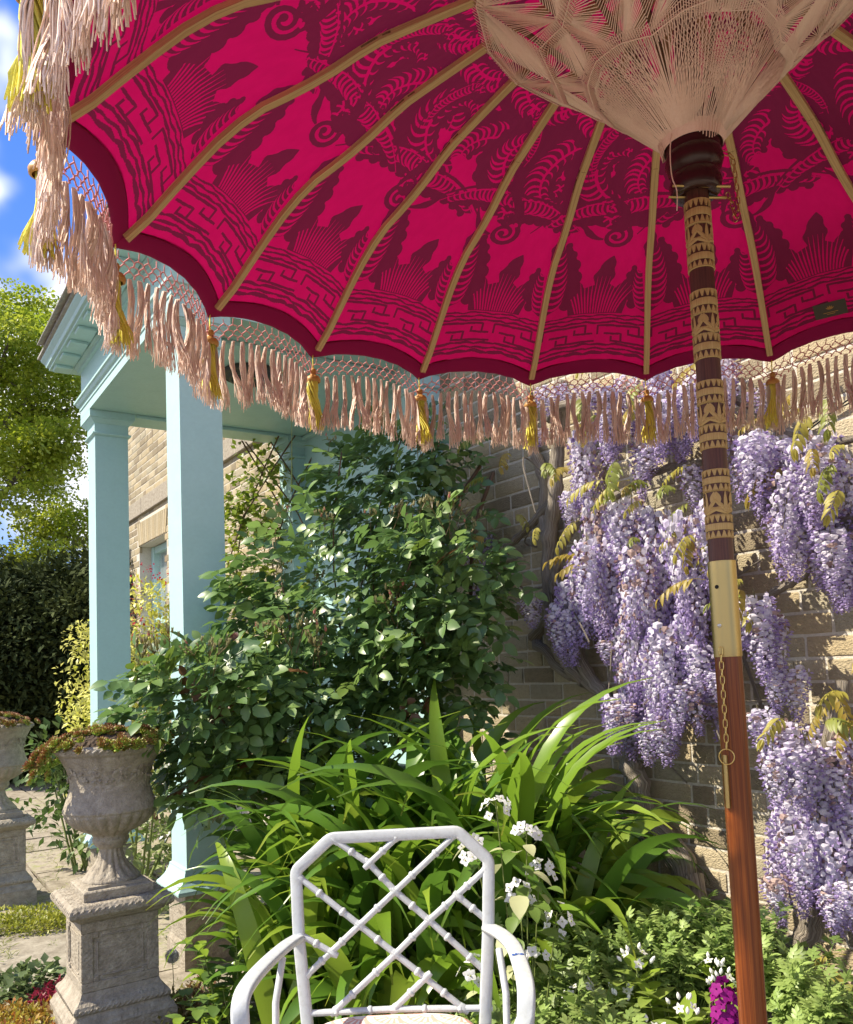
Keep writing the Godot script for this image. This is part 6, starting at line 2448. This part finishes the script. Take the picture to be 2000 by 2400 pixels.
func strap_plant() -> void:
	var o := thing("strap_leaved_clump", "large clump of arching glossy strap leaves behind the white chair", "lily clump", Vector3(-0.03, 0, -2.87))
	var kinds := []
	for k in 26:
		var long := k % 3 != 0
		kinds.append(strap_mesh(rf(0.85, 1.2) if long else rf(0.6, 0.85), rf(0.080, 0.120), rf(1.25, 1.54) if k % 4 != 1 else rf(0.95, 1.25), rf(1.5, 2.7), rf(0.3, 1.0) if k % 4 == 0 else 0.0, 900 + k))
	for i in 300:
		var q := rng.randf()
		var base := Vector3(rf(-0.46, 0.46), -0.02, rf(-0.42, 0.20))
		base.x *= 1.0 if base.z < 0.1 else 0.85
		# leaves fan away from the middle of the clump
		var out := Vector2(base.x * 1.3 + rf(-0.5, 0.5), base.z * 0.8 + rf(-0.35, 0.6))
		var yaw := -atan2(out.y, out.x)
		var s := rf(0.72, 1.0)
		if base.x < -0.2 and out.x < 0.0:
			s *= 0.74
		if base.x < -0.25 and base.z > 0.0:
			continue
		if base.z < -0.1:
			s *= 1.16
		var b := Basis(Vector3.UP, yaw) * Basis(Vector3(1, 0, 0), rf(-0.3, 0.3)) * Basis(Vector3(0, 0, 1), rf(-0.12, 0.1))
		var m: Material = M.strap_a if q < 0.5 else M.strap_b if q < 0.78 else M.strap_c
		part(o, "leaf", kinds[rng.randi() % 26], m, Transform3D(b.scaled(Vector3(s, s, s)), base))
	# broad blades that fold over at the right-hand front
	for i in 22:
		var b3 := Basis(Vector3.UP, rf(-1.0, 0.5)) * Basis(Vector3(1, 0, 0), rf(-0.3, 0.3)) * Basis(Vector3(0, 0, 1), rf(-0.25, 0.0))
		part(o, "leaf", kinds[[0, 4, 8, 16, 20, 12][i % 6]], [M.strap_a, M.strap_c][i % 2], Transform3D(b3.scaled(Vector3.ONE * rf(0.75, 0.95)), Vector3(rf(0.10, 0.40), -0.02, rf(-0.15, 0.12))))
	# taller blades from the heart of the clump, behind
	var tall := []
	for k in 8:
		tall.append(strap_mesh(rf(1.2, 1.55), rf(0.072, 0.108), rf(1.36, 1.56), rf(1.4, 2.3), 0.7 if k % 4 == 0 else 0.0, 970 + k))
	var sets := [[], [], [], [], [], [], [], []]
	for i in 330:
		var base := Vector3(rf(-0.50, 0.40), -0.02, rf(-0.50, 0.1))
		var yaw := -atan2(base.z * 0.5 + rf(-0.3, 0.4), base.x * 1.4 + rf(-0.35, 0.35)) if i % 2 == 0 else rf(0, TAU)
		var b2 := Basis(Vector3.UP, yaw) * Basis(Vector3(1, 0, 0), rf(-0.25, 0.25)) * Basis(Vector3(0, 0, 1), rf(-0.10, 0.08))
		var k2 := rf(0.72, 1.0) * (0.8 if base.x < -0.2 and cos(yaw) < 0.0 else 1.0)
		sets[i % 8].append(Transform3D(b2.scaled(Vector3.ONE * k2), base))
	for k in 8:
		many(o, "foliage" if k == 0 else "foliage_%03d" % k, tall[k], [M.strap_a, M.strap_b, M.strap_c][k % 3], sets[k])
	# withered tips and old leaves at the foot
	var dry := strap_mesh(0.35, 0.022, 0.9, 3.2, 0.4, 950)
	for i in 26:
		var a := rf(0, TAU)
		part(o, "dry_leaf", dry, M.strap_dry, Transform3D(Basis(Vector3.UP, a).scaled(Vector3.ONE * rf(0.6, 1.2)), Vector3(rf(-0.5, 0.5), -0.01, rf(-0.3, 0.42))))


func sprig_mesh(sd: int, h: float, n: int, l: float, w: float, lobed: bool, stem: Color) -> ArrayMesh:
	# an upright stem with leaves up it; lobed leaves are cut like feverfew
	var r := RandomNumberGenerator.new()
	r.seed = sd
	var mb := MB.new()
	mb.coloured = true
	mb.col = stem
	var lean := Vector3(r.randf_range(-0.15, 0.15), 1, r.randf_range(-0.15, 0.15))
	mb.tube([Vector3(0, -0.03, 0), lean * h * 0.5, lean * h], [0.0022, 0.0018, 0.0010], 4, false)
	for i in n:
		var q := (i + 1.0) / n
		var p := lean * h * lerpf(0.25, 1.0, q)
		var a := i * 2.399 + r.randf_range(-0.3, 0.3)
		var d := Vector3(cos(a), lerpf(0.05, 0.8, q) + r.randf_range(-0.2, 0.2), sin(a)).normalized()
		var g := r.randf_range(0.8, 1.2)
		mb.col = Color(g, g, g)
		if lobed:
			var x := look_along(d, Vector3.UP, p)
			for f in [[0.0, 0.55, 0.0], [0.012, 0.6, 0.85], [0.012, 0.6, -0.85], [0.022, 0.62, 0.6], [0.022, 0.62, -0.6], [0.03, 0.7, 0.0]]:
				mb.leaf(x * Transform3D(Basis(Vector3.UP, f[2]), Vector3(f[0] * l / 0.05, 0, 0)), l * f[1] * r.randf_range(0.8, 1.1), w * 0.55, 0.15, 0.25, 3)
		else:
			mb.leaf(look_along(d, Vector3.UP, p), l * r.randf_range(0.8, 1.15) * lerpf(1.1, 0.75, q), w * r.randf_range(0.85, 1.1) * lerpf(1.1, 0.75, q), 0.2, r.randf_range(0.1, 0.5), 4)
	return mb.mesh()


func flower_mesh(n: int, l: float, w: float, lift: float, c: Color, eye: Color) -> ArrayMesh:
	var mb := MB.new()
	mb.coloured = true
	for i in n:
		mb.col = c
		mb.leaf(Transform3D(Basis(Vector3.UP, TAU * i / n) * Basis(Vector3(0, 0, 1), lift), Vector3(0.001, 0, 0)), l, w, -0.12, 0.15, 4)
	mb.col = eye
	mb.tube([Vector3(0, -0.004, 0), Vector3(0, 0.002, 0), Vector3(0, 0.004, 0)], [0.001, 0.0022, 0.0008], 6, false)
	return mb.mesh()


func small_plants() -> void:
	# feverfew: a low ferny carpet at the foot of the pole
	var ferny := []
	for k in 5:
		ferny.append(sprig_mesh(1000 + k, rf(0.14, 0.22), 17, 0.034, 0.017, true, Color(0.7, 0.8, 0.6)))
	var spots := [[], [], [], [], []]
	var tints := [[], [], [], [], []]
	for i in 1900:
		var x := rf(0.08, 1.25)
		var z := rf(-2.85, -1.95)
		if x > 1.0:
			continue
		if x > 0.40 and x < 0.88 and z > -2.38:
			continue
		var w := Vector3(x, 0, z)
		var loc := house_at.affine_inverse() * w
		if loc.z < WALL_Z + 0.14:
			continue
		var h := 0.20 + 0.10 * sin(x * 5.0 + 1.0) * cos(z * 4.0) + rf(-0.03, 0.05)
		var k := i % 5
		spots[k].append(turned(0.85, 1.3, Vector3(x, h, z)))
		var g := rf(0.75, 1.25)
		tints[k].append(Color(0.24 * g, 0.36 * g, 0.09 * g).lerp(Color(0.36 * g, 0.47 * g, 0.14 * g), rng.randf()))
	for k in 5:
		tag(many(self, "feverfew_carpet", ferny[k], M.plain_leaf, spots[k], tints[k]), "ferny light green feverfew carpet round the foot of the parasol pole", "ground cover", "feverfew ground cover")
	# white honesty, variegated, behind the chair's right side
	var o := thing("white_honesty", "white flowered honesty with cream splashed leaves behind the chair", "flower", Vector3(0.22, 0, -2.32))
	var white := flower_mesh(4, 0.015, 0.013, 0.25, Color(0.86, 0.86, 0.88), Color(0.5, 0.55, 0.2))
	for s in [[-0.12, 0.82, 0.02], [-0.05, 0.92, -0.05], [0.03, 0.85, -0.02], [0.10, 0.62, 0.0], [-0.14, 0.52, 0.06], [0.0, 0.70, 0.02], [0.07, 0.74, -0.08], [0.14, 0.45, 0.04], [0.02, 0.55, 0.08]]:
		var tip := Vector3(s[0], s[1], s[2])
		var mb := MB.new()
		mb.tube(smooth_path([Vector3(s[0] * 0.3, -0.03, s[2]), Vector3(s[0] * 0.5, s[1] * 0.5, s[2]), tip], 4), [0.0035, 0.003, 0.0025, 0.0018], 5)
		for j in 7:
			var b := tip - Vector3(0, rf(0.0, 0.09), 0)
			mb.tube([b, b + Vector3(rf(-0.035, 0.035), rf(0.0, 0.03), rf(-0.035, 0.035))], [0.001], 3, false)
		part(o, "stem", mb.mesh(), M.stem_green)
		for j in 9:
			var d := Vector3(rf(-1, 1), rf(-0.2, 1.0), rf(-0.6, 1)).normalized()
			part(o, "flower", white, M.petal, Transform3D((Basis(Vector3(0, 0, 1), -d.x * 1.2) * Basis(Vector3(1, 0, 0), d.z * 1.2) * Basis(Vector3.UP, rf(0, TAU))).scaled(Vector3.ONE * rf(0.85, 1.2)), tip + d * Vector3(0.04, 0.03, 0.04) - Vector3(0, rf(0, 0.05), 0)))
	var hl := MB.new()
	hl.coloured = true
	hl.col = Color(1, 1, 1)
	hl.leaf(Transform3D.IDENTITY, 0.085, 0.058, 0.2, 0.4, 5)
	var hleaf := hl.mesh()
	for i in 90:
		var h := rf(0.1, 0.82)
		var a := rf(0, TAU)
		var r := rf(0.02, 0.13)
		var g := rng.randf()
		var m: Material = M.honesty_cream if g < 0.35 else M.honesty_green
		part(o, "leaf", hleaf, m, Transform3D((Basis(Vector3.UP, a) * Basis(Vector3(0, 0, 1), rf(-0.6, 0.5))).scaled(Vector3.ONE * rf(0.45, 0.95)), Vector3(cos(a) * r, h, -sin(a) * r)))
	# white mock orange sprays, low in the middle
	o = thing("white_flowering_shrub", "glossy leaved low shrub with white star flowers and buds", "flower", Vector3(0.60, 0.03, -2.2))
	var star := flower_mesh(5, 0.015, 0.009, 0.3, Color(0.86, 0.86, 0.82), Color(0.5, 0.55, 0.15))
	var bud := MB.new()
	bud.tube([Vector3.ZERO, Vector3(0, 0.006, 0), Vector3(0, 0.012, 0), Vector3(0, 0.018, 0)], [0.0015, 0.005, 0.0045, 0.001], 7)
	var budm := bud.mesh()
	var lf := MB.new()
	lf.coloured = true
	lf.leaf(Transform3D.IDENTITY, 0.085, 0.036, 0.22, 0.2, 6)
	var lfm := lf.mesh()
	for i in 11:
		var top := Vector3(rf(-0.14, 0.15), rf(0.30, 0.47), rf(-0.12, 0.14))
		var mb := MB.new()
		mb.tube([Vector3(top.x * 0.3, -0.03, top.z * 0.3), top * Vector3(0.7, 0.6, 0.7), top], [0.003, 0.0022], 5)
		part(o, "stem", mb.mesh(), M.stem_green)
		for j in 9:
			var a := j * 2.4
			part(o, "leaf", lfm, [M.strap_c, M.mock_leaf, M.mock_leaf][j % 3], Transform3D((Basis(Vector3.UP, a) * Basis(Vector3(0, 0, 1), rf(0.0, 0.8))).scaled(Vector3.ONE * rf(0.7, 1.15)), top - Vector3(0, rf(0.0, 0.08), 0)))
		if i % 2 == 0:
			for j in 9:
				var d := Vector3(rf(-1, 1), rf(0.1, 1.0), rf(-0.6, 1)).normalized()
				if j < 3:
					part(o, "flower", star, M.petal, Transform3D(Basis(Vector3(0, 0, 1), -d.x) * Basis(Vector3(1, 0, 0), d.z * 1.1), top + d * 0.035 + Vector3(0, 0.015, 0)))
				else:
					part(o, "bud", budm, M.white_bud, Transform3D(Basis(Vector3(0, 0, 1), -d.x * 0.7), top + d * 0.04 + Vector3(0, 0.01, 0)))
	# magenta stock beside the pole
	o = thing("magenta_stock", "magenta stock in flower just left of the parasol pole", "flower", Vector3(0.685, 0.03, -2.1))
	var mb2 := MB.new()
	mb2.tube([Vector3(0, -0.03, 0), Vector3(0.0, 0.25, 0), Vector3(0.005, 0.47, 0)], [0.004, 0.003, 0.002], 5)
	part(o, "stem", mb2.mesh(), M.stem_green)
	var mg := flower_mesh(5, 0.018, 0.016, 0.2, Color(0.30, 0.012, 0.22), Color(0.1, 0.0, 0.08))
	for i in 24:
		var a := i * 2.4
		var h := 0.37 + 0.10 * i / 24.0
		var d := Vector3(cos(a), 0.3, sin(a))
		part(o, "flower", mg, M.petal, Transform3D((Basis(Vector3(0, 0, 1), -d.x * 1.1) * Basis(Vector3(1, 0, 0), d.z * 1.1) * Basis(Vector3.UP, a)).scaled(Vector3.ONE * rf(0.8, 1.2)), Vector3(cos(a) * 0.026, h, sin(a) * 0.026)))
	for i in 14:
		var a := i * 2.4
		part(o, "leaf", lfm, M.honesty_green, Transform3D((Basis(Vector3.UP, a) * Basis(Vector3(0, 0, 1), rf(0.1, 0.7))).scaled(Vector3.ONE * rf(0.6, 0.9)), Vector3(0, rf(0.08, 0.34), 0)))
	# young broad leaved shrub before the near column's block
	o = thing("young_shrub", "young leafy shrub in front of the near column's stone block", "shrub", Vector3(-0.70, 0, -3.02))
	var shrub_leaf := MB.new()
	shrub_leaf.coloured = true
	shrub_leaf.leaf(Transform3D.IDENTITY, 0.085, 0.048, 0.2, 0.25, 6)
	var slm := shrub_leaf.mesh()
	for i in 22:
		var top := Vector3(rf(-0.26, 0.22), rf(0.16, 0.46), rf(-0.14, 0.2))
		var mb := MB.new()
		mb.tube([Vector3(top.x * 0.4, -0.03, top.z * 0.4), top], [0.003, 0.0018], 5)
		part(o, "stem", mb.mesh(), M.stem_green)
		for j in 12:
			var q := 0.35 + 0.65 * j / 11.0
			var a := j * 1.57 + (j % 2) * 0.3 + rf(-0.3, 0.3)
			var p := Vector3(top.x * 0.4, -0.03, top.z * 0.4).lerp(top, q)
			part(o, "leaf", slm, [M.honesty_green, M.strap_c, M.shrub_green][rng.randi() % 3], Transform3D((Basis(Vector3.UP, a) * Basis(Vector3(0, 0, 1), rf(-0.15, 0.6))).scaled(Vector3.ONE * rf(0.65, 1.1) * (1.15 - 0.35 * q)), p))
	# foreground creepers at the lower left
	var tuft := clump_mesh(40, 0.05, 0.022, 0.010, 1101)
	var broad := clump_mesh(14, 0.05, 0.05, 0.032, 1103)
	for g in [
		["sedum_mat", "yellow green sedum mat by the far pedestal's foot", -2.12, -4.55, 0.36, 0.22, 0, Color(0.22, 0.26, 0.02), Color(0.42, 0.42, 0.05), 150],
		["red_sedum_patch", "dark red sedum patch at the near pedestal's left foot", -1.53, -3.42, 0.09, 0.16, 0, Color(0.2, 0.01, 0.03), Color(0.36, 0.03, 0.07), 50],
		["golden_sedum_patch", "golden and russet sedum spreading at the lower left corner", -1.56, -3.2, 0.2, 0.16, 0, Color(0.36, 0.12, 0.02), Color(0.45, 0.42, 0.05), 110],
		["grey_leaved_geranium", "dark grey green crinkled leaves at the left edge beside red sedum", -1.72, -3.56, 0.15, 0.15, 1, Color(0.10, 0.15, 0.05), Color(0.2, 0.27, 0.10), 34],
		["leafy_tuft", "leafy green tuft between the pedestals on the flagstones", -1.72, -4.6, 0.14, 0.12, 1, Color(0.08, 0.14, 0.03), Color(0.16, 0.24, 0.05), 22],
		["moss_cushion", "dark mossy cushion right of the near pedestal's plinth", -0.86, -2.78, 0.2, 0.16, 0, Color(0.06, 0.08, 0.02), Color(0.15, 0.19, 0.04), 90],
		["pink_sedum_tuft", "pinkish sedum and seedlings between pedestal and column block", -0.98, -3.3, 0.12, 0.22, 0, Color(0.3, 0.1, 0.08), Color(0.34, 0.36, 0.08), 70],
		["creeping_seedlings", "pale green trailing seedlings before the near pedestal", -1.28, -2.72, 0.2, 0.1, 1, Color(0.14, 0.2, 0.06), Color(0.3, 0.36, 0.16), 22]]:
		var pl := []
		var tn := []
		for i in g[9]:
			var d := in_ball()
			pl.append(turned(0.6, 1.2, Vector3(g[2] + d.x * g[4], 0.012 + absf(d.y) * 0.03 + (0.03 if g[6] == 1 else 0.0), g[3] + d.z * g[5])))
			tn.append((g[7] as Color).lerp(g[8], rng.randf()) * rf(0.8, 1.2))
		tag(many(self, g[0], tuft if g[6] == 0 else broad, M.plain_leaf, pl, tn), g[1], "ground cover")
	# grass and moss in the joints of the paving
	var blade := clump_mesh(16, 0.02, 0.05, 0.005, 1105)
	var bl := []
	var bt := []
	for i in 800:
		var p := home(rf(-4.5, 0.4), 0.0, rf(-0.6, 2.6))
		bl.append(turned(0.5, 1.1, p + Vector3(0, 0.012, 0)))
		bt.append(Color(0.12, 0.18, 0.02).lerp(Color(0.3, 0.32, 0.06), rng.randf()))
	tag(many(self, "joint_grass", blade, M.plain_leaf, bl, bt), "thin grass and moss in the paving joints", "grass")
	# a dandelion clock by the column block
	o = thing("dandelion_clock", "white dandelion seed head beside the column block", "flower", Vector3(-1.06, 0, -3.38))
	mb2 = MB.new()
	mb2.tube([Vector3(0, -0.02, 0), Vector3(0.004, 0.1, 0), Vector3(0, 0.2, 0)], [0.002, 0.0015], 5)
	part(o, "stem", mb2.mesh(), M.stem_green)
	mb2 = MB.new()
	for i in 280:
		var y := 1.0 - 2.0 * (i + 0.5) / 280.0
		var a := i * 2.39996
		var d := Vector3(sqrt(1 - y * y) * cos(a), y, sqrt(1 - y * y) * sin(a))
		var e := Vector3(0, 0.2, 0) + d * 0.021
		mb2.tube([Vector3(0, 0.2, 0), e], [0.0003], 3, false)
		for f in 4:
			mb2.tube([e, e + (d * 0.6 + in_ball() * 0.9) * 0.007], [0.0006], 3, false)
	part(o, "seed_head", mb2.mesh(), M.seed)
